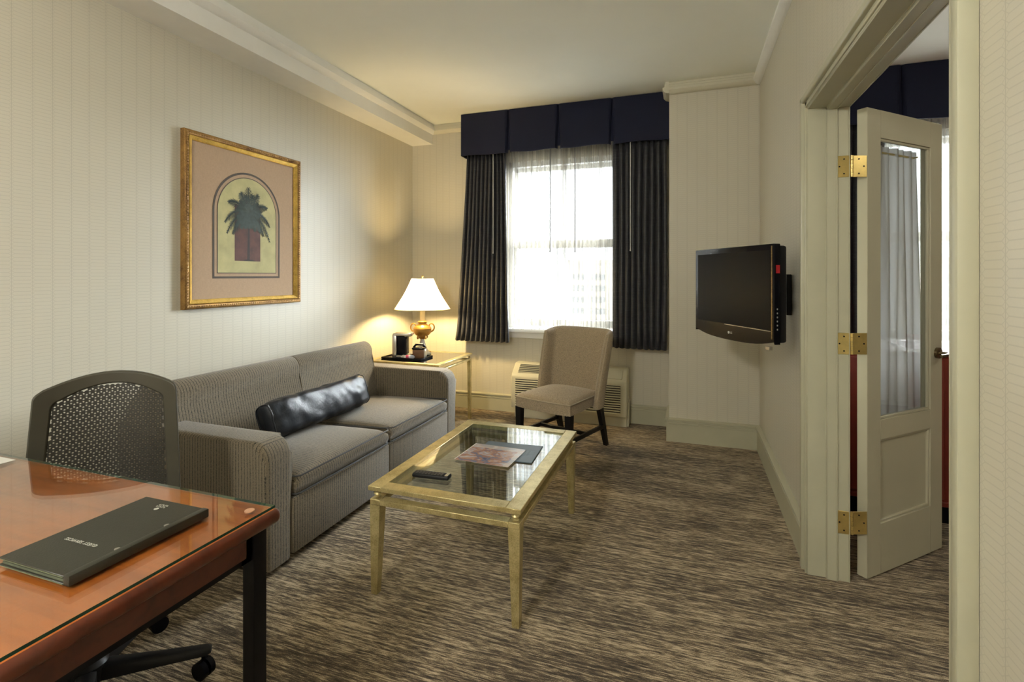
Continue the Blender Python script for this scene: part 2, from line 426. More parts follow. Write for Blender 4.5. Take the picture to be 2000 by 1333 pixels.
# window wall with two openings
WX0, WX1, WZ0, WZ1 = -1.68, -.54, .82, 2.47
BX0, BX1 = 1.30, 2.90
m = MB()
for a, b, z0, z1 in [(LEFT, WX0, 0, CEIL), (WX0, WX1, 0, WZ0), (WX0, WX1, WZ1, CEIL), (WX1, .53, 0, CEIL)]:
    m.box(a, b, BACK, BACK+.25, z0, z1)
struct('wall_back', m, m_wall, 'cream wallpaper window wall')
m = MB(); m.box(-.138, RIGHT, 4.31, BACK, 0, CEIL); struct('wall_pier', m, m_wall, 'cream wallpaper pier right of the window')
m = MB()
for a, b, z0, z1 in [(.67, BX0, 0, CEIL), (BX0, BX1, 0, WZ0), (BX0, BX1, WZ1, CEIL), (BX1, XR, 0, CEIL)]:
    m.box(a, b, BACK, BACK+.25, z0, z1)
struct('wall_bedroom_back', m, m_redwall, 'plain bedroom window wall')
m = MB(); m.box(XR, XR+.12, YR0, BACK+.25, 0, CEIL); struct('wall_bedroom_right', m, m_redwall, 'plain bedroom side wall')
m = MB(); m.box(.67, XR, YR0-.12, YR0, 0, CEIL); struct('wall_bedroom_rear', m, m_redwall, 'plain bedroom rear wall')
# right wall with the double-door opening
DY0, DY1, DZ = 1.27, 2.59, 2.105
m = MB()
m.box(RIGHT, .67, Y0, DY0, 0, CEIL); m.box(RIGHT, .67, DY1, BACK+.25, 0, CEIL); m.box(RIGHT, .67, DY0, DY1, DZ, CEIL)
struct('wall_right', m, m_wall, 'cream wallpaper wall with the bedroom doorway')
# beam along the left wall
m = MB(); m.box(LEFT, -2.52, Y0, BACK, 2.722, CEIL); struct('trim_1', m, m_white, 'white boxed beam along the top of the left wall')
# crown mouldings: two-step profile
def crown_poly(w0, sgn):   # w0 wall coordinate, sgn direction into room
    return [(w0, CEIL), (w0+sgn*.030, CEIL), (w0+sgn*.030, CEIL-.018), (w0+sgn*.036, CEIL-.022), (w0+sgn*.036, CEIL-.040), (w0+sgn*.050, CEIL-.046),
            (w0+sgn*.050, CEIL-.066), (w0+sgn*.032, CEIL-.086), (w0+sgn*.012, CEIL-.092), (w0, CEIL-.092)]
m = MB(); m.prism(crown_poly(-2.52, 1), 'y', Y0, BACK); struct('trim_2', m, m_white, 'white crown moulding along the beam')
m = MB(); m.prism(crown_poly(BACK, -1), 'x', -2.50, -2.09); struct('trim_3', m, m_lamptint, 'white crown moulding left of the valance')
m = MB(); m.prism(crown_poly(4.31, -1), 'x', -.160, RIGHT); m.prism(crown_poly(-.138, -1), 'y', 4.262, BACK); struct('trim_4', m, m_lamptint, 'white crown moulding on the pier')
m = MB(); m.prism(crown_poly(RIGHT, -1), 'y', Y0, 4.31); struct('trim_5', m, m_white, 'white crown moulding on the doorway wall')  # lighter crown paint here, window light put into the colour
# baseboards
def base_poly(w0, sgn, h=.19):
    return [(w0, 0), (w0+sgn*.022, 0), (w0+sgn*.022, h-.048), (w0+sgn*.026, h-.045), (w0+sgn*.026, h-.036), (w0+sgn*.019, h-.032), (w0+sgn*.019, h-.022),
            (w0+sgn*.030, h-.018), (w0+sgn*.030, h-.008), (w0+sgn*.012, h), (w0, h)]
m = MB(); m.prism(base_poly(LEFT, 1, .17), 'y', Y0, BACK); struct('baseboard_left', m, m_trim, 'sage baseboard behind the sofa')
m = MB(); m.prism(base_poly(BACK, -1, .17), 'x', LEFT, -1.585); m.prism(base_poly(BACK, -1, .17), 'x', -.488, -.138); struct('baseboard_back', m, m_trim, 'sage baseboard under the window')
m = MB(); m.prism(base_poly(4.31, -1), 'x', -.160, RIGHT); m.prism(base_poly(-.138, -1), 'y', 4.285, BACK); struct('baseboard_pier', m, m_trim, 'sage baseboard of the pier')
m = MB(); m.prism(base_poly(RIGHT, -1), 'y', DY1+.062, 4.31); m.prism(base_poly(RIGHT, -1), 'y', Y0, DY0-.064); struct('baseboard_right', m, m_trim, 'sage baseboard of the doorway wall')
# door casing + jamb lining
m = MB()
def side_casing(y_in, sgn):
    m.box(RIGHT-.020, RIGHT, y_in, y_in+sgn*.036, 0, DZ+.034, .003, 1)
    m.box(RIGHT-.036, RIGHT, y_in+sgn*.034, y_in+sgn*.064, 0, DZ+.062, .004, 2)
    m.box(RIGHT-.026, RIGHT-.018, y_in+sgn*.004, y_in+sgn*.014, 0, DZ+.012, .003, 2)
side_casing(DY1, 1); side_casing(DY0, -1)
m.box(RIGHT-.020, RIGHT, DY0-.034, DY1+.034, DZ, DZ+.034, .003, 1)
m.box(RIGHT-.036, RIGHT, DY0-.064, DY1+.064, DZ+.032, DZ+.062, .008, 3)
m.box(RIGHT-.026, RIGHT-.018, DY0-.01, DY1+.01, DZ+.004, DZ+.014, .003, 2)
struct('trim_6', m, m_trim, 'sage door casing around the bedroom doorway')
m = MB()
for x0, x1, d in [(.512, .590, .006), (.586, .628, .020), (.626, .676, .014)]:
    m.box(x0, x1, DY1-d, DY1+.001, 0, DZ, .002, 1); m.box(x0, x1, DY0-.001, DY0+d, 0, DZ, .002, 1); m.box(x0, x1, DY0, DY1, DZ-d, DZ+.001, .002, 1)
    m.box(x1-.006, x1-.001, DY1-d-.003, DY1, 0, DZ-d, .001, 1); m.box(x1-.006, x1-.001, DY0, DY1, DZ-d-.003, DZ-d+.001, .001, 1)
struct('trim_7', m, m_trim, 'sage door jamb lining with stop')

# windows
def window(n, x0, x1, label):
    r = bpy.data.objects.new('window_%d' % n, None); C.objects.link(r); r.location = ((x0+x1)/2, BACK, WZ0); r['kind'] = 'structure'; r['label'] = label
    a, b = BACK+.05, BACK+.10
    m = MB()
    m.box(x0, x0+.045, a-.03, b+.05, WZ0, WZ1); m.box(x1-.045, x1, a-.03, b+.05, WZ0, WZ1); m.box(x0, x1, a-.03, b+.05, WZ1-.05, WZ1)
    obj('window_frame', m, m_sash, r)
    zr = 1.655
    m = MB(); m.box(x0+.045, x1-.045, a, b-.02, zr-.040, zr+.036, .004, 1); m.box(x0+.045, x1-.045, a, b-.02, WZ0+.03, WZ0+.10, .004, 1)
    m.box(x0+.045, x0+.075, a, b-.02, WZ0+.10, zr-.040, .003, 1); m.box(x1-.075, x1-.045, a, b-.02, WZ0+.10, zr-.040, .003, 1)
    obj('lower_sash', m, m_sash, r)
    m = MB(); m.box(x0+.045, x1-.045, b, b+.03, zr-.040, zr+.022, .004, 1); m.box(x0+.045, x1-.045, b, b+.03, WZ1-.09, WZ1-.05, .004, 1)
    m.box(x0+.045, x0+.075, b, b+.03, zr, WZ1-.05, .003, 1); m.box(x1-.075, x1-.045, b, b+.03, zr, WZ1-.05, .003, 1)
    obj('upper_sash', m, m_sash, r)
    m = MB(); m.box(x0+.07, x1-.07, a+.012, a+.016, WZ0+.09, zr); obj('pane', m, m_pane, r)
    m = MB(); m.box(x0+.07, x1-.07, b+.012, b+.016, zr, WZ1-.08); obj('pane', m, m_pane, r)
    m = MB(); m.box(x0-.10, x1+.10, BACK-.065, BACK-.001, WZ0-.028, WZ0+.012, .006, 2); m.box(x0+.001, x1-.001, BACK-.02, BACK+.14, WZ0+.001, WZ0+.012)
    m.box(x0-.07, x1+.07, BACK-.030, BACK-.001, WZ0-.085, WZ0-.026, .006, 2)
    obj('window_sill', m, m_white, r)
    return r
window(1, WX0, WX1, 'white double hung sash window behind sheer curtains')
window(2, BX0, BX1, 'white bedroom sash window seen past the open door')

# ================================================================== LARGE FURNITURE
# ---- sofa
sofa = thing('sofa', 'taupe ribbed fabric two seat sofa against the left wall', 'sofa', (-2.24, 2.71, 0))
SX = -1.742; SY0, SY1 = 1.730, 3.662; AW = .165
def arm_poly(zt=.605):
    x0 = -2.70; r = .075; p = [(x0, .035), (SX, .035)]
    for k in range(0, 9): t = k/8*pi/2; p.append((SX-r+r*cos(t), zt-r+r*sin(t)-.010*(1-k/8)))
    p += [(x0, zt+.012)]
    return p
for y0, y1 in [(SY0, SY0+AW), (SY1-AW, SY1)]:
    m = MB(); m.prism(arm_poly(), 'y', y0, y1, .032, 4)
    obj('arm', m, m_sofa_arm, sofa, sharp=60)
yi0, yi1 = SY0+AW, SY1-AW; ym = (yi0+yi1)/2
m = MB(); m.box(-2.66, SX+.004, yi0-.002, ym-.0005, .045, .305, .008, 2); m.box(-2.66, SX+.004, ym+.0005, yi1+.002, .045, .305, .008, 2)
obj('front_rail', m, m_sofa, sofa, sharp=60)
def cushion(y0, y1):
    x0, x1 = -2.46, SX+.012
    m = MB()
    def f(top):
        def g(u, v):
            x = x0+(x1-x0)*u; y = y0+(y1-y0)*v
            e = (1-(2*u-1)**10)*(1-(2*v-1)**10)
            c = .030*(1-(2*u-1)**2)*(1-(2*v-1)**2)
            z = (.306+.012*(1-e)) if not top else (.372+.038*e**.5+c-.022*(1-u))
            ins = .010*(1-e**.5) if top else .014*(1-e**.5)
            return (x-ins*(2*u-1), y-ins*(2*v-1), z)
        return g
    T = m.grid(f(True), 30, 26); B = m.grid(f(False), 30, 26)
    n, k = 30, 26
    ring = lambda V: [V[i][0] for i in range(n+1)]+[V[n][j] for j in range(1, k+1)]+[V[i][k] for i in range(n-1, -1, -1)]+[V[0][j] for j in range(k-1, 0, -1)]
    A, Bq = ring(T), ring(B)
    cen = Vector(((x0+x1)/2, (y0+y1)/2, 0)); mid = []
    for a, b in zip(A, Bq):
        p = (a.co+b.co)/2; d = (p-cen); d.z = 0; p = p+d.normalized()*.008; mid.append(m.bm.verts.new(p))
    for i in range(len(A)):
        j = (i+1) % len(A)
        m.bm.faces.new([A[i], A[j], mid[j], mid[i]]); m.bm.faces.new([mid[i], mid[j], Bq[j], Bq[i]])
    c = obj('seat_cushion', m, m_sofa, sofa, sharp=75)
    for zz, ins in ((.402, .004), (.318, .008)):
        m = MB(); pts = []
        for a in [(x0+.3, y0+ins), (x1-.03, y0+ins), (x1-.012, y0+.012), (x1-ins+.006, y0+.03), (x1-ins+.008, (y0+y1)/2), (x1-ins+.006, y1-.03), (x1-.012, y1-.012), (x1-.03, y1-ins), (x0+.3, y1-ins)]:
            pts.append((a[0], a[1], zz-(.0 if a[0] > x0+.4 else .02)*(zz > .35)))
        m.tube(pts, .0042, 6); obj('piping', m, m_pipe, c)
    return c
cushion(yi0+.004, ym-.002); cushion(ym+.002, yi1-.004)
# back: two rounded sections, a seam between
def back_poly():
    p = [(-2.36, .30), (-2.365, .42), (-2.395, .56), (-2.425, .68)]
    r = .075; cx, cz = -2.50, .735
    for k in range(0, 10): t = radians(10)+k/9*radians(150); p.append((cx+r*cos(t), cz+r*sin(t)))
    p += [(-2.64, .72), (-2.70, .55), (-2.70, .10), (-2.5, .10)]
    return p
for y0, y1 in [(SY0+.025, ym+.0), (ym+.0, yi1+.015)]:
    m = MB(); m.prism(back_poly(), 'y', y0, y1, .006, 2)
    obj('back_cushion', m, m_sofa, sofa, sharp=60)
for x in (-2.6, -1.82):
    for y in (SY0+.08, SY1-.08):
        m = MB(); m.frustum(x, y, 0, .022, .022, .05, .028, .028); obj('leg', m, m_black, sofa)

# ---- leather bolster
pil = thing('bolster_pillow', 'long black leather bolster pillow lying on the taupe sofa seat', 'pillow', (-2.19, 2.60, .41))
m = MB()
def bol(u, v):
    a = 2*pi*u; w = 2*v-1                    # around, along
    L = .435; e = (1-abs(w)**7)**.5 if abs(w) < 1 else 0
    ca, sa = cos(a), sin(a)
    sq = 1/max(abs(ca), abs(sa))**.45         # squarish section
    puff = e*.55+.45
    hh = .112*(.82+.18*e)+.004*abs(w); tt = .088*puff*(1 if abs(w) < 1 else .2)
    q = Vector((w*3.2+.5*sa, ca*.9, sa*.9+w*1.1))
    cre = .012*mnoise.noise(q)+.006*mnoise.noise(q*2.3+Vector((3, 1, 7)))
    cre -= .010*max(0, 1-abs(mnoise.noise(Vector((w*2.6-.9*sa, ca*.5, 4.0+sa*.6))))*5.5)*(.4+.6*abs(w))
    cre += .004*sin(26*w+5*mnoise.noise(q))*abs(w)**3
    r = (1+cre*7)*sq
    th = tt*ca*r; he = hh*sa*r
    yy = L*w+.012*w*abs(sa)**4
    if abs(w) >= .999: th *= .25
    return (-2.185+th*.86+he*-.34, 2.60+yy, .535+th*.40+he*.88+.004)
V = m.grid(bol, 40, 84, wrap_u=True)
for j in (0, 84):
    m.bm.faces.new([V[i][j] for i in range(40)])
obj('cover', m, m_leather, pil, sharp=70)
for w in (-.975, .975):
    m = MB(); pts = [Vector(bol(k/40, (w+1)/2)) for k in range(41)]
    cpt = sum(pts[:-1], Vector())/40
    m.tube([cpt+(p-cpt)*1.0 for p in pts], .005, 6); obj('seam_piping', m, m_leather, pil)

# ---- tables with gold leaf frames
def gilt_table(name, label, cx, cy, lx, ly, h, fw, leg_t, leg_b, gap, rail, th, cat='table', glass=m_glass):
    t = thing(name, label, cat, (cx, cy, 0))
    x0, x1, y0, y1 = cx-lx/2, cx+lx/2, cy-ly/2, cy+ly/2
    m = MB()
    m.box(x0, x0+fw, y0, y1, h-th, h, .002, 1); m.box(x1-fw, x1, y0, y1, h-th, h, .002, 1)
    m.box(x0+fw, x1-fw, y0, y0+fw, h-th, h, .002, 1); m.box(x0+fw, x1-fw, y1-fw, y1, h-th, h, .002, 1)
    m.box(x0+fw-.002, x1-fw+.002, y0+fw-.002, y0+fw+.008, h-th, h-.012); m.box(x0+fw-.002, x1-fw+.002, y1-fw-.008, y1-fw+.002, h-th, h-.012)
    m.box(x0+fw-.002, x0+fw+.008, y0+fw, y1-fw, h-th, h-.012); m.box(x1-fw-.008, x1-fw+.002, y0+fw, y1-fw, h-th, h-.012)
    obj('top_frame', m, m_gold, t)
    m = MB(); m.box(x0+fw+.001, x1-fw-.001, y0+fw+.001, y1-fw-.001, h-.011, h-.001); obj('glass_top', m, glass, t)
    zl = h-th-gap; ins = .006
    for sx, xx in ((-1, x0+ins+leg_t), (1, x1-ins-leg_t)):
        for sy, yy in ((-1, y0+ins+leg_t), (1, y1-ins-leg_t)):
            m = MB(); m.frustum(xx+sx*(leg_t-leg_b)*.6, yy+sy*(leg_t-leg_b)*.6, 0, leg_b, leg_b, zl-rail-.0, leg_t, leg_t, -sx*(leg_t-leg_b)*.6, -sy*(leg_t-leg_b)*.6)
            m.box(xx-leg_t, xx+leg_t, yy-leg_t, yy+leg_t, zl-rail, zl, .002, 1)
            obj('leg', m, m_gold, t)
            m = MB(); m.lathe([(leg_t*.42, 0), (leg_t*.62, gap*.12), (leg_t*.35, gap*.25), (leg_t*.75, gap*.5), (leg_t*.68, gap*.62), (leg_t*.35, gap*.82), (leg_t*.6, gap*.9), (leg_t*.6, gap)], (xx, yy, zl), 14)
            obj('ball_spacer', m, m_gold, t)
    m = MB(); xi0, xi1, yi_0, yi_1 = x0+ins, x1-ins, y0+ins, y1-ins; w2 = leg_t*2
    m.box(xi0+w2, xi1-w2, yi_0, yi_0+w2*.9, zl-rail, zl-.001, .002, 1); m.box(xi0+w2, xi1-w2, yi_1-w2*.9, yi_1, zl-rail, zl-.001, .002, 1)
    m.box(xi0, xi0+w2*.9, yi_0+w2, yi_1-w2, zl-rail, zl-.001, .002, 1); m.box(xi1-w2*.9, xi1, yi_0+w2, yi_1-w2, zl-rail, zl-.001, .002, 1)
    obj('lower_rail', m, m_gold, t)
    return t
gilt_table('coffee_table', 'gold leaf coffee table with glass top in front of the sofa', -.935, 2.328, .68, 1.028, .46, .062, .024, .0145, .036, .024, .020)
gilt_table('side_table', 'gold leaf side table with glass top holding the lit lamp', -2.262, 4.030, .70, .68, .617, .050, .016, .012, .030, .018, .016)

# ---- desk
desk = thing('desk', 'cherry wood desk with glass cover and black metal legs', 'desk', (-1.80, .64, 0))
DX0, DX1, DYa, DYb = -2.62, -.990, .20, 1.040
m = MB(); m.box(DX0, DX1, DYa, DYb, .712, .750, .016, 5)
m.bm.normal_update()
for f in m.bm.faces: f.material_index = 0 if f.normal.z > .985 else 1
obj('desktop', m, [m_cherry, m_cherry_e], desk, sharp=60)
m = MB(); m.box(DX0+.02, DX1-.014, DYa+.012, DYb-.012, .7505, .7570)
for f in m.bm.faces: f.material_index = 1 if abs(f.normal.z) < .5 else 0
obj('glass_cover', m, [m_deskglass, m_glassedge], desk)
m = MB(); m.box(-1.052, -1.034, DYa+.05, .985, .646, .712); m.box(DX0+.05, -1.034, .985-.018, .985, .646, .712); m.box(DX0+.05, DX0+.068, DYa+.05, .985, .646, .712); m.box(DX0+.05, -1.034, DYa+.05, DYa+.068, .646, .712)
obj('apron', m, m_cherry_d, desk)
m = MB(); m.box(-1.070, -1.036, DYa+.05, .985, .632, .646); m.box(DX0+.05, -1.036, .955, .985, .632, .646); m.box(DX0+.05, -1.036, DYa+.05, DYa+.08, .632, .646)
obj('steel_rail', m, m_black, desk)
for x in (-1.0655, DX0+.05):
    for y in (.984, DYa+.02):
        m = MB(); m.box(x, x+.037, y, y+.042, 0, .712, .003, 2); obj('leg', m, m_black, desk)
m = MB(); m.cyl((-1.039, .981, .757), (-1.039, .981, .7595), .0115, n=20); obj('clear_bumper', m, plain('clear_bumper', (.50, .27, .16), .3), desk)

# ---- mesh office chair
OC = Vector((-1.790, 1.065, 0)); ORZ = radians(48.0)
oc = thing('office_chair', 'dark office chair with perforated mesh back behind the desk', 'chair', OC, ORZ)
def bs(u, z, off=0):      # back surface
    y = .330+.13*(z-.55)-.10*(u/.24)**2*(.75+.25*(z-.45)/.5)+off
    return Vector((u, y, z))
def outline(inner):
    hw_b, hw_t = .230, .210; zt = .930; arch = .042; zb = .47; d = .046 if inner else 0
    P = []
    for k in range(13): t = k/12; P.append((-(hw_b+(hw_t-hw_b)*t)+d, zb+d*.8+(zt-.02-d*.9-zb-d*.8)*t))
    r = .03
    for k in range(1, 5): a = pi-(pi/2-.28)*k/5; P.append((-hw_t+d+r+r*cos(a)*1.0, zt-.02-d*.9+r*sin(a)))
    for k in range(0, 21):
        t = -1+2*k/20; u = t*(hw_t-d-r*.75); P.append((u, zt+.012-d*.98+arch*(1-abs(t)**2.0)))
    for k in range(4, 0, -1): a = (pi/2-.28)*k/5; P.append((hw_t-d-r+r*cos(a), zt-.02-d*.9+r*sin(a)))
    for k in range(13): t = 1-k/12; P.append(((hw_b+(hw_t-hw_b)*t)-d, zb+d*.8+(zt-.02-d*.9-zb-d*.8)*t))
    for k in range(1, 10): t = 1-2*k/10; P.append((t*(hw_b-d), zb+d*.8-.015*(1-t*t)))
    return P
PO, PI_ = outline(False), outline(True); n = len(PO)
m = MB(); R = []
for offo, offi in ((-.014, -.010), (.014, .004)):
    R.append(([m.bm.verts.new(bs(u, z, offo)) for u, z in PO], [m.bm.verts.new(bs(u, z, offi)) for u, z in PI_]))
(fo, fi), (bo, bi) = R
for i in range(n):
    j = (i+1) % n
    for q in ((fo[i], fo[j], fi[j], fi[i]), (bo[j], bo[i], bi[i], bi[j]), (fo[j], fo[i], bo[i], bo[j]), (fi[i], fi[j], bi[j], bi[i])): m.bm.faces.new(q)
fr = obj('back_frame', m, m_taupepl, oc, local=True, sharp=50)
mod = fr.modifiers.new('round', 'BEVEL'); mod.width = .006; mod.segments = 2; mod.limit_method = 'ANGLE'; mod.angle_limit = radians(50)
# perforated panel: triangular lattice of pads and webs
def inside(u, z, poly):
    c = False; j = len(poly)-1
    for i in range(len(poly)):
        a, b = poly[i], poly[j]
        if (a[1] > z) != (b[1] > z) and u < (b[0]-a[0])*(z-a[1])/(b[1]-a[1])+a[0]: c = not c
        j = i
    return c
m = MB(); A = .0165; H_ = A*sqrt(3)/2; nodes = {}
for r in range(-20, 30):
    for k in range(-16, 17):
        u = (k+.5*(r % 2))*A; z = .70+r*H_
        if inside(u*.985, .70+(z-.70)*.99, PI_): nodes[(r, k)] = (u, z)
for (r, k), (u, z) in nodes.items():
    V = [m.bm.verts.new(bs(u+.0071*cos(a*pi/4), z+.0071*sin(a*pi/4), -.004)) for a in range(8)]
    Bk = [m.bm.verts.new(bs(u+.0071*cos(a*pi/4), z+.0071*sin(a*pi/4), .001)) for a in range(8)]
    m.bm.faces.new(V); m.bm.faces.new(Bk[::-1])
    for a in range(8): m.bm.faces.new([V[a], Bk[a], Bk[(a+1) % 8], V[(a+1) % 8]])
    odd = r % 2
    for dr, dk in ((0, 1), (1, odd), (1, odd-1)):
        q = nodes.get((r+dr, k+dk))
        if not q: continue
        du, dz = q[0]-u, q[1]-z; L = sqrt(du*du+dz*dz); pu, pz = -dz/L*.0025, du/L*.0025
        m.bm.faces.new([m.bm.verts.new(bs(a_, b_, -.001)) for a_, b_ in ((u+pu, z+pz), (u-pu, z-pz), (q[0]-pu, q[1]-pz), (q[0]+pu, q[1]+pz))])
obj('mesh_panel', m, m_meshpl, oc, local=True, recalc=False, kind='stuff', smooth=False)
m = MB(); m.box(-.235, .235, -.18, .29, .455, .515, .028, 4); obj('seat', m, m_mattepl, oc, local=True, sharp=60)
m = MB(); m.box(-.10, .10, -.14, .14, .40, .454, .02, 2); m.tube([(0, .10, .42), (0, .34, .42), (0, .378, .46), (0, .372, .56)], .022, 8); obj('tilt_mechanism', m, m_mattepl, oc, local=True)
m = MB(); m.cyl((0, 0, .10), (0, 0, .27), .030); m.cyl((0, 0, .27), (0, 0, .41), .016); obj('gas_column', m, m_black, oc, local=True)
m = MB(); m.lathe([(.03, .065), (.052, .075), (.055, .125), (.035, .145)], n=20); obj('hub', m, m_mattepl, oc, local=True)
for k in range(5):
    a = radians(37.5+72*k)-ORZ; d = Vector((cos(a), sin(a), 0)); s_ = Vector((-sin(a), cos(a), 0))
    m = MB(); V = []
    for t, wz, z0, z1 in ((.04, .026, .075, .125), (.20, .020, .078, .112), (.330, .016, .078, .104), (.345, .010, .082, .100)):
        p = d*t; V.append([m.bm.verts.new(p+s_*q+Vector((0, 0, zz))) for q, zz in ((-wz, z0), (wz, z0), (wz, z1-.008), (wz*.5, z1), (-wz*.5, z1), (-wz, z1-.008))])
    for P_, Q_ in zip(V, V[1:]):
        for i in range(6): m.bm.faces.new([P_[i], P_[(i+1) % 6], Q_[(i+1) % 6], Q_[i]])
    m.bm.faces.new(V[0][::-1]); m.bm.faces.new(V[-1])
    lg = obj('base_leg', m, m_mattepl, oc, local=True, sharp=50)
    m = MB(); c = d*.322; sd = (d*.6+s_*.8).normalized()
    for q in (-.013, .013): m.cyl(c+sd*(q-.0085)+Vector((0, 0, .029)), c+sd*(q+.0085)+Vector((0, 0, .029)), .029, n=22)
    m.cyl(c+Vector((0, 0, .03)), c+Vector((0, 0, .08)), .007, n=8)
    obj('caster', m, m_blackpl, lg, local=True)

# ---- upholstered side chair (local: faces -y)
CRZ = atan2(-.16, .465)
dc = thing('side_chair', 'tan linen wing back chair with black legs in front of the window', 'chair', (-.915, 3.775, 0), CRZ)
# seat
m = MB()
def seat_shape(top):
    def g(u, v):
        a, b = 2*u-1, 2*v-1
        hw = .252-.022*(b+1)/2
        e = (max(0, 1-a**8)*max(0, 1-b**8))**.5
        z = .360 if not top else .438+.022*e+.030*(1-a*a)*(1-b*b)
        ins = .012*(1-e)
        y = -.265+.50*v
        y += -.018*(1-a*a)*(1-v)
        return (a*(hw-ins), y-ins*b, z)
    return g
T = m.grid(seat_shape(True), 24, 24); B = m.grid(seat_shape(False), 24, 24); n = 24
ring = lambda V: [V[i][0] for i in range(n+1)]+[V[n][j] for j in range(1, n+1)]+[V[i][n] for i in range(n-1, -1, -1)]+[V[0][j] for j in range(n-1, 0, -1)]
a_, b_ = ring(T), ring(B)
for i in range(len(a_)):
    j = (i+1) % len(a_); m.bm.faces.new([a_[i], a_[j], b_[j], b_[i]])
pts = [v.co.copy()+Vector((0, 0, .0)) for v in a_[:n+1]]+[v.co.copy() for v in a_[n+1:2*n]]
pre = [v.co.copy() for v in a_[3*n:]]
seat = obj('seat', m, m_linen, dc, local=True, sharp=60)
m = MB(); q = pre+pts
m.tube([p*1.0+Vector((p.x*.012, p.y*.012, 0)) for p in q], .0045, 6); obj('welt', m, m_linen2, seat, local=True)
# winged back shell: a thick U-section built as front and rear skins
def back_pt(s, t, off):
    """s -1..1 around the U from left wing tip to right wing tip, t 0..1 up; off = outward offset"""
    a = abs(s); sg = 1 if s >= 0 else -1
    hw = .238+.030*t
    if a < .60:
        q = a/.60; x = q*(hw-.05); y = .225-.022*q**3; nx, ny = .15*q**2, 1
    else:
        q = (a-.60)/.40; ang = min(1, q*1.9)*pi/2*.90; r = .055
        x = hw-.05+r*sin(ang); y = .203-r*(1-cos(ang)); nx, ny = sin(ang), cos(ang)
        ext = max(0, q-.5)/.5*(.105-.030*t**1.5); y -= ext*.98; x += ext*.16
    zb = .345 if a > .75 else .345
    z0 = zb; zt = .925-.030*max(0, a-.45)**2*4
    z = z0+(zt-z0)*t
    l = sqrt(nx*nx+ny*ny); nx /= l; ny /= l
    y += .015+.115*t**1.25
    return Vector((sg*(x+nx*off), y+ny*off, z))
m = MB(); NS, NT = 48, 22
def skin(off):
    def g(u, v):
        s = 2*u-1; tp = (max(0, 1-v**14))**.5; ed = (max(0, 1-abs(s)**18))**.5
        o = off*(.35+.65*tp*ed)
        p = back_pt(s, v, o)
        return p
    return g
F = m.grid(skin(-.030), NS, NT); Bk = m.grid(skin(.030), NS, NT)
ringv = lambda V: [V[i][0] for i in range(NS+1)]+[V[NS][j] for j in range(1, NT+1)]+[V[i][NT] for i in range(NS-1, -1, -1)]+[V[0][j] for j in range(NT-1, 0, -1)]
a_, b_ = ringv(F), ringv(Bk); mid = []
cen = Vector((0, .25, .65))
for i in range(len(a_)):
    j = (i+1) % len(a_); m.bm.faces.new([a_[i], a_[j], b_[j], b_[i]])
wl_pts = [[F[i][j].co.copy() for j in range(NT+1)] for i in (0, NS)]
wl_out = [[Bk[i][j].co.copy() for j in range(NT+1)] for i in (0, NS)]
bk = obj('backrest', m, m_linen, dc, local=True, sharp=70)
for L_ in wl_pts+wl_out:
    m = MB(); m.tube(L_[3:], .0042, 6); obj('welt', m, m_linen2, bk, local=True)
for x in (-.222, .222):
    m = MB(); m.frustum(x*.985, -.232, 0, .017, .017, .362, .024, .024, 0, 0); obj('leg', m, m_blackwood, dc, local=True)
    m = MB(); m.frustum(x*.92, .345, 0, .015, .017, .350, .020, .026, 0, -.115); obj('leg', m, m_blackwood, dc, local=True)
    m = MB(); m.box(x*.95-.010, x*.95+.010, -.215, .285, .150, .180, .002, 1); obj('stretcher', m, m_blackwood, dc, local=True)
m = MB(); m.box(-.205, .205, .02, .04, .152, .178, .002, 1); obj('stretcher', m, m_blackwood, dc, local=True)

# ---- air conditioner under the window
ac = thing('air_conditioner', 'cream wall unit air conditioner under the window', 'air conditioner', (-1.037, 4.61, 0))
ax0, ax1, ay0, ay1 = -1.575, -.500, 4.505, 4.716
m = MB()
pr = [(ay1, .10), (ay0+.006, .10)]
pr += [(ay0, .12), (ay0, .385)]
for k in range(1, 6): t = k/5*pi/2*.62; pr.append((ay0+.036-.036*cos(t), .385+.036*sin(t)))
pr += [(ay0+.018, .4185), (ay0+.120, .500), (ay0+.130, .505), (ay1, .508)]
m.prism(pr, 'x', ax0, ax1, .012, 3); obj('cover', m, m_ac, ac, sharp=50)
nsl = 12
for k in range(nsl):
    z = .125+k*.0208
    m = MB(); m.prism([(ay0+.001, z), (ay0-.010, z+.002), (ay0-.010, z+.007), (ay0+.001, z+.012)], 'x', ax0+.045, ax1-.055)
    obj('louver', m, m_ac, ac)
m = MB()
for k in range(nsl): z = .125+k*.0208; m.box(ax0+.045, ax1-.055, ay0-.003, ay0+.002, z+.0125, z+.0205)
obj('louver_shadow_gap', m, m_acdark, ac)
def on_top(y): return .4185+(y-(ay0+.018))*(.500-.4185)/.102
for x0, x1 in ((ax0+.06, ax0+.28), (ax0+.295, ax0+.515), (ax0+.53, ax0+.75)):
    m = MB(); m.prism([(ay0+.030, on_top(ay0+.030)-.003), (ay0+.112, on_top(ay0+.112)-.003), (ay0+.112, on_top(ay0+.112)+.001), (ay0+.030, on_top(ay0+.030)+.001)], 'x', x0, x1); g_ = obj('discharge_grille', m, m_acdark, ac)
    m = MB()
    for k in range(5): y = ay0+.033+k*.0165; z = on_top(y); m.box(x0, x1, y, y+.006, z-.002, z+.006)
    obj('grille_bars', m, m_ac, g_)
m = MB(); m.prism([(ay0+.026, on_top(ay0+.026)-.002), (ay0+.114, on_top(ay0+.114)-.002), (ay0+.114, on_top(ay0+.114)+.005), (ay0+.026, on_top(ay0+.026)+.005)], 'x', ax1-.27, ax1-.045, .002, 1); obj('control_lid', m, m_ac, ac)
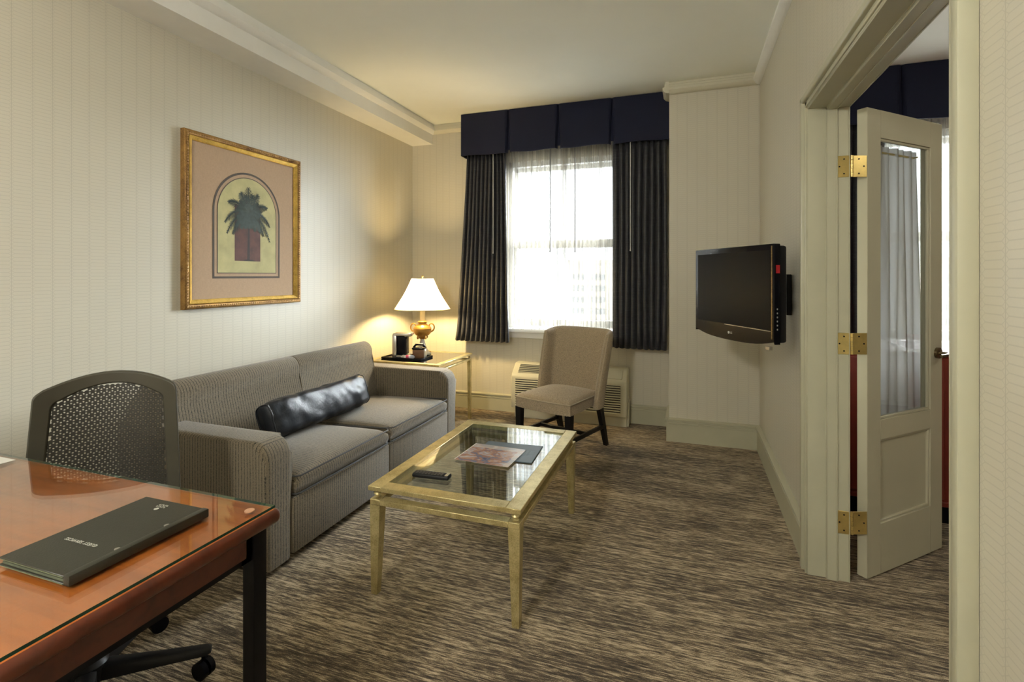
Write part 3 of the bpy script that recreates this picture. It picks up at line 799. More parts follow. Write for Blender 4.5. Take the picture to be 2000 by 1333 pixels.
m = MB(); m.box(ax0+.02, ax1-.008, ay0+.055, ay1, 0, .105); m.box(ax1-.03, ax1+.010, ay0+.075, ay1, 0, .215, .004, 2); obj('subbase', m, m_ac, ac)

# ---- television on a wall arm
TRZ = radians(-60.9)
tv = thing('television', 'black flat screen television on a wall arm beside the doorway', 'television', (.226, 3.056, .985), TRZ)
TW, TZ0, TZ1 = .360, .045, .520       # half width, local heights (bottom bulges to 0)
m = MB()
poly = [(-TW+.004, TZ1), (TW-.004, TZ1), (TW, TZ1-.004), (TW, TZ0-.020)]
for k in range(0, 17): t = 1-2*k/16; poly.append((t*(TW-.004), .004+.024*t*t*t*t+.012*t*t))
poly += [(-TW, TZ0-.020), (-TW, TZ1-.004)]
m.prism(poly, 'y', 0, .034, .006, 2); obj('front_bezel', m, m_blackpl, tv, local=True, sharp=50)
m = MB(); m.box(-TW+.010, TW-.010, .034, .080, .03, TZ1-.008, .012, 2); m.box(-.24, .24, .078, .098, .10, .44, .012, 2); obj('rear_housing', m, m_mattepl, tv, local=True)
m = MB(); m.box(-TW+.030, TW-.026, -.0015, .002, .092, TZ1-.030); obj('screen', m, m_screen, tv, local=True)
m = MB(); m.box(-.05, TW-.026, -.0022, .001, .0865, .0895); obj('bezel_strip', m, m_silver, tv, local=True)
m = MB(); m.box(TW-.020, TW-.013, -.002, .001, .05, TZ1-.010); obj('bezel_strip', m, m_bronze, tv, local=True)  # bronze strip stands in for a gold reflection along the inner edge
m = MB(); m.cyl((-.012, -.0015, .045), (-.012, .001, .045), .0075, n=20); em = obj('logo_disc', m, m_print, tv, local=True)
for k in range(6):
    m = MB(); m.box(TW-.002, TW+.002, .014, .020, .095+k*.020, .103+k*.020, .001, 1); obj('side_button', m, m_silver, tv, local=True)
m = MB(); m.box(TW-.001, TW+.0015, .010, .030, .375, .415); obj('red_sticker', m, plain('red_sticker', (.40, .012, .02), .5), tv, local=True, label='red sticker')
m = MB(); m.box(TW-.06, TW-.03, -.004, .015, -.006, .012, .002, 1); obj('sensor_tab', m, m_silver, tv, local=True)
def text(name, body, size, mat, parent, loc, rot, extrude=.0003, align='CENTER', spacing=1.0):
    cu = bpy.data.curves.new(name, 'FONT'); cu.body = body; cu.size = size; cu.extrude = extrude; cu.align_x = align; cu.align_y = 'CENTER'; cu.space_character = spacing
    tmp = bpy.data.objects.new(name+'_tmp', cu); C.objects.link(tmp)
    dg = bpy.context.evaluated_depsgraph_get(); me = bpy.data.meshes.new_from_object(tmp.evaluated_get(dg)); bpy.data.objects.remove(tmp); bpy.data.curves.remove(cu)
    me.materials.clear(); me.materials.append(mat); me.name = name
    me.transform(Matrix.Translation(loc) @ rot)
    o = bpy.data.objects.new(name, me); C.objects.link(o); o.parent = parent; return o
text('maker_lettering', 'LG', .017, m_print, tv, (.011, -.001, .045), Matrix.Rotation(pi/2, 4, 'X'))
# arm from housing to wall plate
inv = root_matrix(tv).inverted()
m = MB()
p0 = inv @ Vector((.33, 3.10, 1.24))
m.box(-.10, .10, .096, .110, .16, .36, .003, 1)
tvm = root_matrix(tv); b0 = tvm @ Vector((0, .108, .26))
elbow = Vector((.46, 2.93, b0.z)); wallp = Vector((RIGHT-.02, 3.10, b0.z))
for dz in (-.045, .045):
    m.tube([inv @ (b0+Vector((0, 0, dz))), inv @ (elbow+Vector((0, 0, dz))), inv @ (wallp+Vector((0, 0, dz)))], .010, 8)
Wm = inv @ Matrix.Translation((RIGHT-.013, 3.10, b0.z))
m.box(-.012, .012, -.06, .06, -.11, .11, .003, 1, M=Wm)
obj('wall_arm', m, m_mattepl, tv, local=True)

# ---- door leaf
HX, HY = .749, 2.608; dd = Vector((.715, .699, 0)).normalized(); nn_ = Vector((dd.y, -dd.x, 0))
DRZ = atan2(dd.y, dd.x)
door = bpy.data.objects.new('door_1', None); C.objects.link(door); door.location = (HX, HY, 0); door.rotation_euler = (0, 0, DRZ); door['kind'] = 'structure'
door['label'] = 'sage painted half glazed bedroom door standing open'
# local: x along leaf, -y toward the sitting room, thickness y 0..0.044
DWD, TH = .607, .044
m = MB()
m.box(0, .10, 0, TH, .011, 2.091, .002, 1); m.box(.505, DWD, 0, TH, .011, 2.091, .002, 1)
m.box(.10, .505, 0, TH, 1.967, 2.091, .001, 1); m.box(.10, .505, 0, TH, .612, .702, .001, 1); m.box(.10, .505, 0, TH, .011, .236, .001, 1)
obj('stiles_and_rails', m, m_doorp, door, local=True)
m = MB(); m.box(.099, .506, .016, .030, .235, .613); obj('lower_panel', m, m_doorp, door, local=True)
m = MB()
for z0, z1 in ((.702, 1.967), (.236, .612)):
    for y0, y1 in ((.006, .014),):
        w = .011
        m.box(.10, .10+w, y0, y1+.004, z0, z1, .002, 1); m.box(.505-w, .505, y0, y1+.004, z0, z1, .002, 1)
        m.box(.10, .505, y0, y1+.004, z0, z0+w, .002, 1); m.box(.10, .505, y0, y1+.004, z1-w, z1, .002, 1)
obj('bead_moulding', m, m_doorp, door, local=True)
m = MB(); m.box(.101, .504, .019, .024, .703, 1.966); obj('pane', m, glass_mat('door_glass', (.95, .97, .96), 1.6), door, local=True)
m = MB(); m.cyl((.10, .060, 1.925), (.475, .060, 1.925), .005, n=10); m.cyl((.475, .060, 1.925), (.475, .040, 1.925), .004, n=8); obj('curtain_rod', m, m_brass, door, local=True)
m = MB()
def dcur(u, v):
    z = .66+(1.955-.66)*v
    x = .085+u*(.43+.03*(1-v)**1.5)
    tight = 1-.35*math.exp(-((v-.965)/.03)**2)
    return (x, .060+.008*tight*sin(2*pi*7*u+1.3*sin(5*u+2*v))+.004*sin(23*u+4*v), z)
m.grid(dcur, 150, 14); obj('door_curtain', m, m_doorsheer, door, local=True, recalc=False)
m = MB(); c = Vector((.560, 0, .972))
m.cyl(c, c+Vector((0, -.012, 0)), .027, n=22); m.cyl(c+Vector((0, -.010, 0)), c+Vector((0, -.045, 0)), .010, n=12)
m.tube([c+Vector((.0, -.045, 0)), c+Vector((-.012, -.056, -.001)), c+Vector((-.050, -.058, -.003)), c+Vector((-.080, -.055, -.004))], lambda t: .0095-.002*t, 10)
obj('lever_handle', m, m_bronze, door, local=True)
# hinges
hb = (.683, 2.583)
for z0, z1 in ((1.782, 1.876), (1.002, 1.096), (.212, .312)):
    h = MB()
    yj = DY1-.014
    h.box(.628, .677, yj-.003, yj+.0004, z0, z1, .0012, 1)
    p1 = Vector((hb[0], hb[1]-.002, 0)); p2 = Vector((HX-.004, HY-.006, 0)); L = (p2-p1).length; a = atan2(p2.y-p1.y, p2.x-p1.x)
    h.box(.004, L, -.0015, .0015, z0, z1, .0008, 1, M=Matrix.Translation((p1.x, p1.y, 0)) @ Matrix.Rotation(a, 4, 'Z'))
    for q in range(5):
        dz = (z1-z0)/5; h.cyl((hb[0], hb[1]-.005, z0+q*dz+.0006), (hb[0], hb[1]-.005, z0+(q+1)*dz-.0006), .0062, n=12)
    hg = obj('hinge', h, m_brass, door)
    h = MB()
    for fx, fz in ((.4, .16), (.75, .5), (.4, .84)):
        zc = z0+(z1-z0)*fz
        h.cyl((.677-.049*fx-.006, yj-.0032, zc), (.677-.049*fx-.006, yj-.0045, zc), .0034, n=10)
        p = p1+(p2-p1)*(fx*.95+.08); nx = Vector((sin(a), -cos(a), 0))
        h.cyl(p+nx*.0013+Vector((0, 0, zc)), p+nx*.003+Vector((0, 0, zc)), .0034, n=10)
    obj('screw', h, m_black, hg, kind='stuff')

# ================================================================== DRAPERY
def drape_grid(xb0, xb1, xt0, xt1, yc, z0, z1, folds, amp, ph=0, flat=None, nv=18, fine=.15):
    m = MB()
    def g(u, v):
        w = v**.8
        x = (xb0+(xb1-xb0)*u)*(1-w)+(xt0+(xt1-xt0)*u)*w
        a = amp*(1.15-.35*v)
        if flat: # flattened leading edge
            k = min(1, max(0, (u-flat[0])/(flat[1]-flat[0]))); a *= .18+.82*k
        ua = u+.006*sin(9*u+5*v)
        s = sin(2*pi*folds*ua+ph+.5*sin(4*u+1.5*v))
        s = math.copysign(abs(s)**.75, s)
        return (x+.25*a*cos(2*pi*folds*ua+ph), yc+a*s+fine*amp*sin(47*u+3*v), z0+(z1-z0)*v+.004*sin(2*pi*folds*ua)*(1-v))
    m.grid(g, folds*14, nv); return m
dl = obj('drape', drape_grid(-2.195, -1.622, -2.065, -1.655, 4.575, .705, 2.56, 11, .026), m_drape, recalc=False)
solid(dl, .004); tag(dl, 'charcoal window drape hanging left of the sheers', 'curtain', 'charcoal drapes')
dr = obj('drape', drape_grid(-.632, -.168, -.632, -.168, 4.565, .702, 2.56, 9, .028, 1.0, (.05, .28)), m_drape, recalc=False)
solid(dr, .004); tag(dr, 'charcoal window drape hanging right of the sheers beside the pier', 'curtain', 'charcoal drapes')
for x0, x1, ph, nm in ((-1.79, -1.070, 0, 'left'), (-1.115, -.42, 1.4, 'right')):
    o = obj('sheer_curtain', drape_grid(x0, x1, x0, x1, 4.632 if nm == 'left' else 4.668, .835, 2.60, 17, .010, ph, None, 16, .4), m_sheer, recalc=False)
    tag(o, 'cream sheer curtain panel covering the %s half of the window' % nm, 'curtain', 'sheer curtains')
    m = MB()
for x, y, z, lb in ((-1.765, 4.530, 1.571, 'pale pull wand on the left charcoal drape'), (-.470, 4.520, 1.574, 'pale pull wand on the right charcoal drape'),
                    (-1.222, 4.614, 1.582, 'left pull wand hanging before the sheers'), (-.990, 4.650, 1.578, 'right pull wand hanging before the sheers')):
    m = MB(); m.cyl((x, y, z), (x, y, 2.56), .0042, n=8); m.cyl((x, y, z-.012), (x, y, z), .0060, n=8)
    tag(obj('curtain_wand', m, plain('wand_plastic', (.55, .55, .55) if y < 4.55 else (.12, .12, .12), .4)), lb, 'curtain wand', 'curtain wands')
def valance(x0, x1, n, label, yv=4.472, zb=2.510):
    t = thing('valance', label, 'valance', ((x0+x1)/2, 4.60, zb))
    zt = CEIL-.004; w = (x1-x0)/n
    for k in range(n):
        a, b = x0+k*w, x0+(k+1)*w
        m = MB(); th = .012
        def pt(u, v, off, a=a, b=b, k=k):
            il = .013*(1-v) if k > 0 else 0; ir = .013*(1-v) if k < n-1 else 0
            xa, xb = a+.001+il, b-.001-ir
            x = xa+(xb-xa)*u
            y = yv+.006*sin(pi*u)*(1-v)-.004*sin(3*pi*u+k)*(1-v)
            # edges turn back into the pleat
            e = max(0, (abs(2*u-1)-.93)/.07)
            if (u < .5 and k > 0) or (u > .5 and k < n-1): y += .030*e*e*(1-.6*v)
            return (x, y+off, zb+(zt-zb)*v+.004*sin(2*pi*u+k*1.7)*(1-v))
        F = m.grid(lambda u, v: pt(u, v, 0), 30, 6); B = m.grid(lambda u, v: pt(u, v, th), 30, 6)
        r = lambda V: [V[i][0] for i in range(31)]+[V[30][j] for j in range(1, 7)]+[V[i][6] for i in range(29, -1, -1)]+[V[0][j] for j in range(5, 0, -1)]
        A, Q = r(F), r(B)
        for i in range(len(A)): j = (i+1) % len(A); m.bm.faces.new([A[i], A[j], Q[j], Q[i]])
        obj('valance_panel', m, m_navy, t, sharp=50)
    m = MB(); m.box(x0+.012, x1-.012, yv+.034, yv+.044, zb+.03, zt); obj('pleat_backing', m, m_navy, t)
    m = MB(); m.box(x0, x0+.010, yv+.010, BACK-.001, zb, zt); obj('return_side', m, m_navy, t)
    m = MB(); m.box(x1-.010, x1, yv+.010, BACK-.001, zb, zt); obj('return_side', m, m_navy, t)
valance(-2.080, -.141, 4, 'navy box pleated valance above the sitting room window')
valance(.905, 3.30, 4, 'navy box pleated valance seen through the doorway', 4.472, 2.50)
for x0, x1, lb in ((.93, 1.42, 'dark bedroom drape glimpsed behind the open door'), (2.85, 3.26, 'dark bedroom drape at the far end of the bedroom window')):
    o = obj('bedroom_drape', drape_grid(x0, x1, x0, x1, 4.575, .70, 2.56, 9, .026), m_drape, recalc=False); solid(o, .004); tag(o, lb, 'curtain')
o = obj('bedroom_sheer', drape_grid(1.40, 2.90, 1.40, 2.90, 4.645, .835, 2.60, 34, .011), m_sheer, recalc=False); tag(o, 'cream sheer curtain over the bedroom window', 'curtain')

# ================================================================== PICTURE
pic = thing('framed_picture', 'gilt framed palm tree print hanging above the sofa', 'picture', (LEFT, 2.579, 1.15))
py0, py1, pz0, pz1 = 2.119, 3.039, 1.150, 2.200
def rect_frame(prof, y0, y1, z0, z1):
    """prof: (inset, x) polyline swept round the rectangle with mitred corners"""
    m = MB(); rings = []
    for ins, x in prof:
        rings.append([m.bm.verts.new(p) for p in ((x, y0+ins, z0+ins), (x, y1-ins, z0+ins), (x, y1-ins, z1-ins), (x, y0+ins, z1-ins))])
    for A, B in zip(rings, rings[1:]):
        for i in range(4): m.bm.faces.new([A[i], A[(i+1) % 4], B[(i+1) % 4], B[i]])
    return m
fx = LEFT+.001
m = rect_frame([(0, fx), (0, fx+.030), (.004, fx+.037), (.010, fx+.040), (.022, fx+.036), (.030, fx+.028), (.030, fx)], py0, py1, pz0, pz1)
fr_o = obj('frame_outer', m, m_gilt_d, pic, sharp=50, label='carved bronze gilt outer frame')
m = MB()
def bead(y, z, k): m.box(fx+.032, fx+.041, y-.0055, y+.0055, z-.0055, z+.0055, .0022, 1)
k = 0
for i in range(56):
    for zz in (pz0+.016, pz1-.016): bead(py0+.012+i*(py1-py0-.024)/55, zz, k)
for i in range(1, 63):
    for yy in (py0+.016, py1-.016): bead(yy, pz0+.012+i*(pz1-pz0-.024)/63, k)
obj('carved_beads', m, m_gilt_d, fr_o, kind='stuff')
m = rect_frame([(.030, fx), (.030, fx+.032), (.034, fx+.034), (.048, fx+.026), (.052, fx+.024), (.056, fx+.020), (.056, fx+.006)], py0, py1, pz0, pz1)
obj('frame_inner', m, m_gold2, pic, sharp=25, label='bright gilt inner fillet')
m = MB(); m.box(fx, fx+.014, py0+.02, py1-.02, pz0+.02, pz1-.02); obj('mat_board', m, m_mat, pic)
lx = fx+.0145
def arch(yc, hw, zb, zs, n=40):
    P = [(yc-hw, zb), (yc+hw, zb), (yc+hw, zs)]
    for k in range(1, n): a = pi*k/n; P.append((yc+hw*cos(a), zs+hw*sin(a)))
    P.append((yc-hw, zs)); return P
def arch_line(hw, zb, zs, w, x, name):
    m = MB(); A = arch(yc_, hw, zb, zs); B = arch(yc_, hw-w, zb+w, zs)
    a = [m.bm.verts.new((x, *p)) for p in A]; b = [m.bm.verts.new((x, *p)) for p in B]
    c = [m.bm.verts.new((x-.001, *p)) for p in A]
    for i in range(len(A)):
        j = (i+1) % len(A); m.bm.faces.new([a[i], a[j], b[j], b[i]]); m.bm.faces.new([a[j], a[i], c[i], c[j]])
    obj(name, m, m_artline, pic, smooth=False)
yc_ = 2.583
arch_line(.269, 1.330, 1.756, .013, lx+.0012, 'outer_arch_line')
arch_line(.237, 1.362, 1.756, .005, lx+.0014, 'inner_arch_line')
m = MB(); P = arch(yc_, .233, 1.366, 1.756); m.face([(lx+.0008, *p) for p in P]); obj('arched_ground', m, m_artsky, pic, smooth=False, label='yellow green painted arch')
m = MB(); m.face([(lx+.0012, *p) for p in ((2.474, 1.443), (2.680, 1.443), (2.680, 1.808), (2.474, 1.808))]); obj('painted_panel', m, m_artrect, pic, smooth=False, label='maroon painted panel')
m = MB(); m.face([(lx+.0016, *p) for p in ((2.571, 1.448), (2.592, 1.448), (2.590, 1.72), (2.580, 1.72))])
m.face([(lx+.0016, *p) for p in ((2.535, 1.444), (2.65, 1.443), (2.61, 1.452), (2.56, 1.453))]); obj('palm_trunk', m, m_arttrunk, pic, smooth=False)
rg = random.Random(3)
def fronds(specs, x, mat, name):
    m = MB(); k = 0
    for ang, ln, droop in specs:
        p0 = Vector((2.586, 1.765)); d = Vector((cos(radians(ang)), sin(radians(ang))))
        pts = []
        for i in range(17):
            t = i/16; pts.append(p0+d*ln*t*(1-.12*t)+Vector((0, -droop*t*t)))
        for i in range(1, 17):
            a, b = pts[i-1], pts[i]; tg = (b-a).normalized(); nr = Vector((-tg.y, tg.x)); w = .0022
            m.face([(x+k, *(a+nr*w)), (x+k, *(a-nr*w)), (x+k, *(b-nr*w)), (x+k, *(b+nr*w))])
            t = i/16; ll = (.040*sin(pi*min(1, t*.80+.12))+.005)*rg.uniform(.8, 1.15)
            for sg in (1, -1):
                q = (tg*.75+nr*sg*.75).normalized(); q = (q+Vector((0, -.45))).normalized()
                e = b+q*ll; pw = Vector((-q.y, q.x))*.0028
                m.face([(x+k, *(b-tg*.004+pw)), (x+k, *(b-tg*.004-pw)), (x+k, *(b+q*ll*.6-pw*.8)), (x+k, *e), (x+k, *(b+q*ll*.6+pw*.8))])
            k += 2e-6
    obj(name, m, mat, pic, smooth=False, recalc=False)
fronds([(92, .185, .0), (116, .175, .02), (142, .225, .07), (163, .215, .13), (184, .19, .13), (62, .185, .02), (36, .205, .06), (14, .20, .12), (-6, .195, .16), (128, .13, .03), (50, .13, .03), (208, .16, .08), (-28, .15, .08), (76, .14, .0), (104, .13, 0), (150, .12, .04), (28, .12, .04)], lx+.0020, m_artfrond, 'palm_fronds')
fronds([(230, .11, .03), (250, .10, .02), (275, .10, .01), (300, .11, .03), (322, .13, .05), (205, .13, .05), (265, .07, 0), (170, .10, .06), (20, .10, .05), (90, .06, 0)], lx+.0026, m_artfrond2, 'palm_undergrowth')

# ================================================================== TABLE LAMP AND TRAY
LX, LY, TZ = -2.335, 4.175, .617
lamp = thing('table_lamp', 'lit gold urn table lamp with cream empire shade', 'lamp', (LX, LY, TZ))
c = (LX, LY, TZ)
m = MB(); m.lathe([(.075, 0), (.078, .006), (.074, .014), (.060, .020), (.046, .045), (.030, .085), (.021, .120), (.019, .140)], c, 28); obj('base', m, plain('pale_stone', (.55, .52, .45), .3, var=.12, vs_=30), lamp)
for k in range(4):
    a = pi/4+k*pi/2; m = MB(); m.sphere((LX+.070*cos(a), LY+.070*sin(a), TZ+.010), .013, 10, (1.2, 1.2, .75)); obj('foot', m, m_antique, lamp)
m = MB(); m.lathe([(.014, .136), (.030, .142), (.020, .150), (.034, .160), (.062, .176), (.080, .198), (.085, .222), (.083, .232), (.086, .236), (.084, .242), (.070, .258), (.046, .272), (.036, .284), (.042, .296), (.046, .300), (.036, .306), (.022, .312)], c, 30); obj('urn', m, m_antique, lamp, sharp=50)
rx, ry = cos(radians(19)), sin(radians(19))
for sg in (-1, 1):
    m = MB(); pts = []
    for t in range(25):
        q = t/24; a = radians(-70+q*330); r = .040*(1-.62*q)
        pts.append((.058+.022+r*cos(a)*.85, .262-.036+.036+r*sin(a)*1.05-.010))
    pts = [(.080, .205)]+[p for p in pts]
    m.tube([(LX+sg*p[0]*rx, LY+sg*p[0]*ry, TZ+p[1]) for p in pts], lambda t: .0075-.0025*t, 8); obj('handle', m, m_antique, lamp)
for k in range(4):
    a = radians(64)+k*pi/2; m = MB(); m.tube([(LX+.050*cos(a), LY+.050*sin(a), TZ+.172), (LX+.056*cos(a), LY+.056*sin(a), TZ+.155), (LX+.050*cos(a), LY+.050*sin(a), TZ+.142)], .008, 8); obj('claw', m, m_antique, lamp)
m = MB(); m.cyl((LX, LY, TZ+.31), (LX, LY, TZ+.405), .025, n=18); m.cyl((LX, LY, TZ+.405), (LX, LY, TZ+.50), .012, n=12); obj('candle_sleeve', m, plain('cream_sleeve', (.75, .62, .36), .5), lamp)
m = MB(); m.lathe([(.018, .50), (.026, .53), (.031, .56), (.024, .59), (.006, .605)], c, 16); bulb = obj('bulb', m, m_bulb, lamp)
m = MB(); NP = 140
def shade(u, v):
    a = 2*pi*u; r = .258+(.100-.258)*v; r -= .012*sin(pi*v)
    return (r*cos(a), r*sin(a), .418+.285*v)
m.grid(shade, NP, 8, wrap_u=True)
sh = obj('lamp_shade', m, m_shade, lamp, local=True, recalc=False)
m = MB(); m.tube([(.258*cos(2*pi*k/60), .258*sin(2*pi*k/60), .418) for k in range(61)], .003, 6); obj('shade_trim', m, m_gold, sh, local=True)
m = MB(); m.tube([(.100*cos(2*pi*k/40), .100*sin(2*pi*k/40), .703) for k in range(41)], .003, 6)
obj('shade_trim', m, m_gold, sh, local=True)
m = MB()
for k in range(3):
    a = 2*pi*k/3; m.tube([(0, 0, .66), (.105*cos(a), .105*sin(a), .695)], .0018, 6)
m.cyl((0, 0, .605), (0, 0, .715), .003, n=8); m.sphere((0, 0, .722), .010, 10); obj('finial', m, m_brass, lamp, local=True)

tray = thing('serving_tray', 'black rectangular tray under the coffee maker on the side table', 'tray', (-2.39, 3.93, TZ))
m = MB(); m.box(-2.545, -2.150, 3.815, 4.035, TZ, TZ+.006, .002, 1)
for q in ((-2.545, -2.535, 3.815, 4.035), (-2.160, -2.150, 3.815, 4.035), (-2.545, -2.150, 3.815, 3.825), (-2.545, -2.150, 4.025, 4.035)): m.box(*q, TZ+.004, TZ+.016, .003, 1)
obj('tray_body', m, m_blackpl, tray)
TT = TZ+.0062
cm = thing('coffee_maker', 'silver and black single cup coffee maker on the tray', 'coffee maker', (-2.39, 3.93, TT), radians(15))
m = MB(); m.box(-.085, -.045, -.06, .07, 0, .205, .008, 2); obj('water_tank', m, m_silver, cm, local=True)
m = MB(); m.box(-.045, .035, -.045, .07, .020, .190, .010, 3); obj('body', m, m_blackpl, cm, local=True)
m = MB(); m.box(-.080, .080, -.062, .07, .190, .215, .009, 3); m.tube([(.03, -.05, .195), (.085, -.06, .20), (.098, -.06, .212)], .012, 8); obj('brew_head', m, m_silver, cm, local=True)
m = MB(); m.box(-.045, .060, -.068, .06, 0, .022, .006, 2); obj('drip_tray', m, m_silver, cm, local=True)
m = MB(); m.cyl((.03, -.03, .165), (.03, -.03, .192), .018, n=16); obj('spout', m, m_blackpl, cm, local=True)
cd = thing('condiment_caddy', 'small black and brown caddy of coffee sachets beside the lamp base', 'caddy', (-2.232, 3.935, TT), radians(20))
m = MB(); m.box(-.055, .055, -.035, .035, 0, .075, .006, 2); obj('bin', m, plain('brown_card', (.16, .075, .03), .6, var=.3), cd, local=True)
m = MB(); m.box(-.060, .060, -.040, .040, .075, .092, .006, 2); m.tube([(-.05, 0, .09), (-.03, 0, .115), (.03, 0, .115), (.05, 0, .09)], .010, 8); obj('lid', m, m_blackpl, cd, local=True)
m = MB(); m.box(.045, .061, -.041, .041, 0, .085, .004, 1); obj('front_band', m, m_silver, cd, local=True)
for i, (x, y, rz, col, lb) in enumerate(((-2.300, 3.858, .4, (.62, .06, .16), 'pink sugar packet on the tray before the coffee maker'), (-2.330, 3.850, -.3, (.72, .70, .66), 'white sugar packet on the tray, left of the pink packet'), (-2.268, 3.862, .9, (.45, .47, .55), 'pale blue creamer packet on the tray, right of the pink packet'))):
    m = MB()
    def pk(u, v, s_=1): return ((u-.5)*.055, (v-.5)*.030, .020+s_*.016*(1-(2*u-1)**4)*(1-(2*v-1)**4))
    A = m.grid(lambda u, v: pk(u, v, 1), 8, 6); B = m.grid(lambda u, v: pk(u, v, -1), 8, 6)
    bmesh.ops.remove_doubles(m.bm, verts=m.bm.verts[:], dist=1e-5)
    o = obj('sugar_packet', m, plain('packet_paper', col, .5, var=.15, vs_=60)); o.location = (x, y, TT-.004+.0); o.rotation_euler = (.25, 0, rz); tag(o, lb, 'packet', 'sugar packets')

# ================================================================== THINGS ON THE COFFEE TABLE
CT = .4595
mg = thing('magazine', 'glossy picture magazine lying on the coffee table glass', 'magazine', (-.912, 2.312, CT), radians(-2.5))
m = MB(); m.box(-.140, .140, -.122, .122, .0065, .0085); obj('cover', m, m_mag, mg, local=True)
m = MB(); m.box(-.139, .139, -.121, .121, .0055, .0066); m.box(-.1395, -.135, -.1215, .1215, .0055, .0086); obj('pages', m, m_paper, mg, local=True)
bf = thing('blue_folder', 'slate blue hotel folder partly under the magazine', 'folder', (-.850, 2.390, CT), radians(3))
m = MB(); m.box(-.148, .152, -.122, .122, 0, .0055, .0015, 1); obj('cover', m, m_bluefolder, bf, local=True)
for x_ in (.02, .05, .08): 
    m = MB(); m.box(x_+.03, x_+.05, -.035, .035, .0054, .0058); obj('printed_mark', m, plain('pale_blue_print', (.14, .19, .24), .5), bf, local=True)
rm = thing('remote_control', 'black television remote control on the coffee table glass', 'remote control', (-1.062, 1.982, CT), radians(4))
m = MB(); m.box(-.086, .086, -.023, .023, 0, .019, .007, 3); obj('shell', m, m_mattepl, rm, local=True)
for i in range(9):
    for j in range(3):
        m = MB(); x = -.070+i*.0145; y = -.013+j*.013
        m.box(x, x+.008, y-.0035, y+.0035, .0185, .0206, .001, 1); obj('button', m, plain('rubber_key', (.07, .07, .075), .5) if (i+j) == 0 else bpy.data.materials['rubber_key'], rm, local=True)
m = MB(); m.box(.066, .080, -.017, .017, .0188, .0196); obj('window_strip', m, m_silver, rm, local=True)

# ================================================================== THINGS ON THE DESK
DG = .7572
fo_ = thing('guest_folder', 'olive black guest services folder lying on the desk glass', 'folder', (-1.217, .777, DG))
fx0, fx1, fy0, fy1 = -1.325, -1.108, .628, .925
m = MB(); m.box(fx0, fx1-.012, fy0, fy1, DG+.0145, DG+.0185, .001, 1); obj('front_cover', m, m_folder, fo_)
m = MB(); m.box(fx0, fx1-.012, fy0, fy1, DG, DG+.004, .001, 1); obj('rear_cover', m, m_folder, fo_)
m = MB(); m.box(fx1-.018, fx1, fy0, fy1, DG, DG+.0205, .002, 2); obj('spine', m, m_folder, fo_)
m = MB(); m.box(fx0+.004, fx1-.02, fy0+.004, fy1-.004, DG+.0042, DG+.0085); obj('pages', m, plain('olive_pocket', (.10, .11, .07), .6), fo_)
m = MB(); m.box(fx0+.001, fx1-.018, fy0-.0006, fy0+.001, DG+.0150, DG+.0162); m.box(fx0+.001, fx1-.018, fy0-.0006, fy0+.001, DG+.0012, DG+.0026); obj('edge_binding', m, m_folder_e, fo_)
for y in (.727, .833):
    m = MB(); m.lathe([(.0055, 0), (.0055, .0012), (.003, .0022)], (-1.128, y, DG+.0184), 18); obj('binding_screw', m, m_silver, fo_)
R180 = Matrix.Rotation(pi, 4, 'Z'); inv = root_matrix(fo_).inverted()
text('cover_lettering', 'GUEST SERVICES', .0118, m_print, fo_, inv @ Vector((-1.231, .721, DG+.0187)), R180, .0002, spacing=1.15)
m = MB()
for k, y in enumerate((.8955, .9035)):
    for i in range(5): x = -1.2465+i*.0062; m.box(x, x+.0016, y-.0028, y+.0028, DG+.0184, DG+.0189); m.box(x, x+.0042, y-.0028+.0042*(i % 2), y-.0014+.0042*(i % 2), DG+.0184, DG+.0189)
obj('crest_lines', m, m_print, fo_, kind='stuff')
m = MB(); m.cyl((-1.232, .884, DG+.0184), (-1.232, .884, DG+.0189), .0055, n=18); obj('crest_disc', m, m_print, fo_)
m = MB(); m.box(-2.13, -2.035, .958, 1.006, DG, DG+.0008); cdm = obj('paper_card', m, m_paper); tag(cdm, 'small white paper card on the far left of the desk', 'card')

# ================================================================== BEDROOM
rc = thing('red_cabinet', 'red low cabinet on a black plinth beyond the open door', 'cabinet', (1.55, 3.62, 0))
m = MB(); m.box(.76, 2.45, 3.34, 3.84, .10, .905, .004, 1); obj('body', m, m_red, rc)
m = MB(); m.box(.75, 2.46, 3.33, 3.85, .905, .930, .004, 1); m.box(.76, 2.45, 3.325, 3.342, .10, .125, .003, 1); obj('moulding', m, m_red, rc)
m = MB(); m.box(.77, 2.44, 3.36, 3.82, 0, .10); obj('plinth', m, m_black, rc)
for x in (.78, 1.34, 1.90):
    m = MB(); m.box(x, x+.53, 3.328, 3.342, .14, .89, .003, 1); obj('door', m, m_red, rc)
bed = thing('bed', 'white made bed in the bedroom reflected in the door glass', 'bed', (3.75, 2.85, 0))
m = MB(); m.box(2.85, 4.65, 1.9, 3.80, .05, .34, .01, 1); obj('bed_base', m, plain('bed_skirt', (.30, .27, .25), .8), bed)
m = MB(); m.box(2.80, 4.70, 1.86, 3.84, .36, .66, .07, 4); obj('duvet', m, m_duvet, bed, sharp=70)
m = MB(); m.box(2.85, 4.65, 1.9, 3.80, .33, .40); obj('mattress', m, m_duvet, bed)

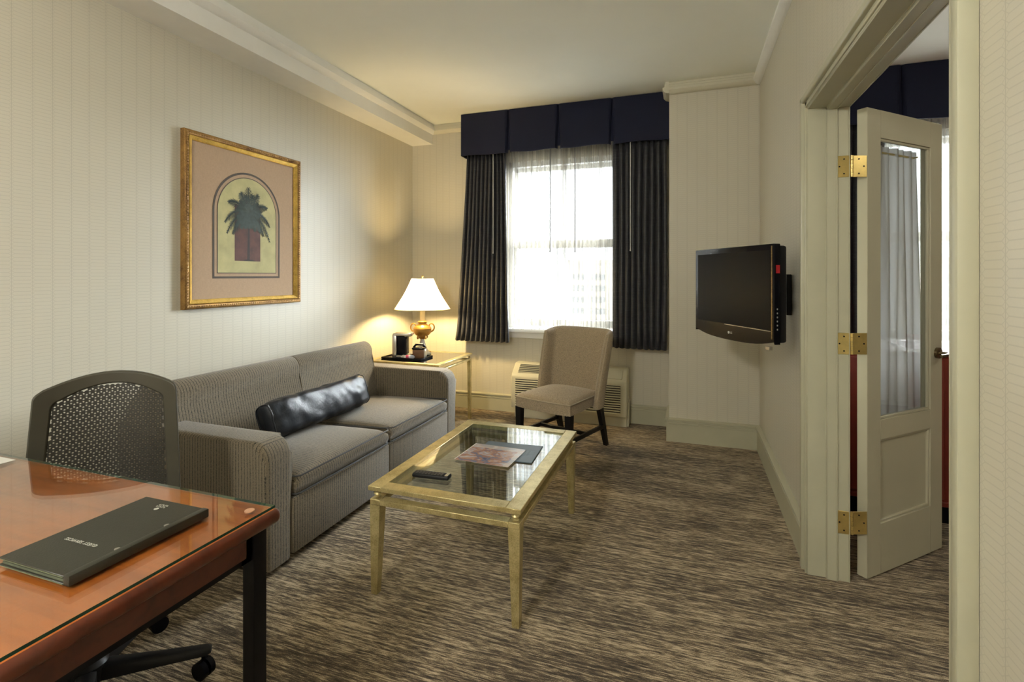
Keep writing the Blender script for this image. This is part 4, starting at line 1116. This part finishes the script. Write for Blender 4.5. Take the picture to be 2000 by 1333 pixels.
# ================================================================== ADDED FILL GLOBES OF THE TWO ROOMS (outside the frame) AND OUTDOORS
gl = thing('fill_globe', 'unseen globe added for fill light behind the viewer', 'lamp', (-1.15, -1.0, CEIL))  # glowing globe added out of view to supply interior fill
m = MB(); m.cyl((-1.15, -1.0, CEIL-.03), (-1.15, -1.0, CEIL), .07, n=20); m.cyl((-1.15, -1.0, CEIL-.48), (-1.15, -1.0, CEIL-.03), .010, n=8); obj('stem', m, m_brass, gl)
m = MB(); m.sphere((-1.15, -1.0, CEIL-.62), .16, 24); obj('globe', m, m_globe, gl)
gl2 = thing('bedroom_fill_globe', 'unseen globe added for fill light in the bedroom', 'lamp', (2.6, 1.5, CEIL))  # second added globe, brightens the bedroom from out of view
m = MB(); m.cyl((2.6, 1.5, CEIL-.20), (2.6, 1.5, CEIL), .012, n=8); obj('stem', m, m_brass, gl2)
m = MB(); m.sphere((2.6, 1.5, CEIL-.32), .14, 20); obj('globe', m, m_bedglobe, gl2)

m_bld = plain('pale_concrete', (.62, .56, .47), .8, var=.06, vs_=.3)
m_win = plain('far_window_glass', (.24, .25, .26), .3)
m = MB(); m.box(-260, 260, 30, 420, -42, -40); struct('ground', m, plain('street_ground', (.30, .30, .29), .9), 'distant street level ground')
def building(x0, x1, y, zt, label, cols):
    b = thing('office_building', label, 'building', ((x0+x1)/2, y+8, -40))
    m = MB(); m.box(x0, x1, y, y+16, -40, zt); m.box(x0-.3, x1+.3, y-.3, y+16.3, zt, zt+.8); obj('wall', m, m_bld, b)
    w = (x1-x0)/cols; first = None
    for r in range(7):
        for k in range(cols):
            if first is None:
                mm = MB(); mm.box(x0+w*.15, x0+w*.75, y-.15, y+.1, zt-4.0, zt-2.6); first = obj('window', mm, m_win, b); o = first
            else:
                o = first.copy(); C.objects.link(o); o.parent = b; o.location = (k*w, 0, -r*2.75)
building(-27.5, -2.5, 122, 4.2, 'pale office block with rows of windows beyond the sitting room window', 5)
building(44, 62, 118, 4.0, 'pale office block beyond the bedroom window', 4)
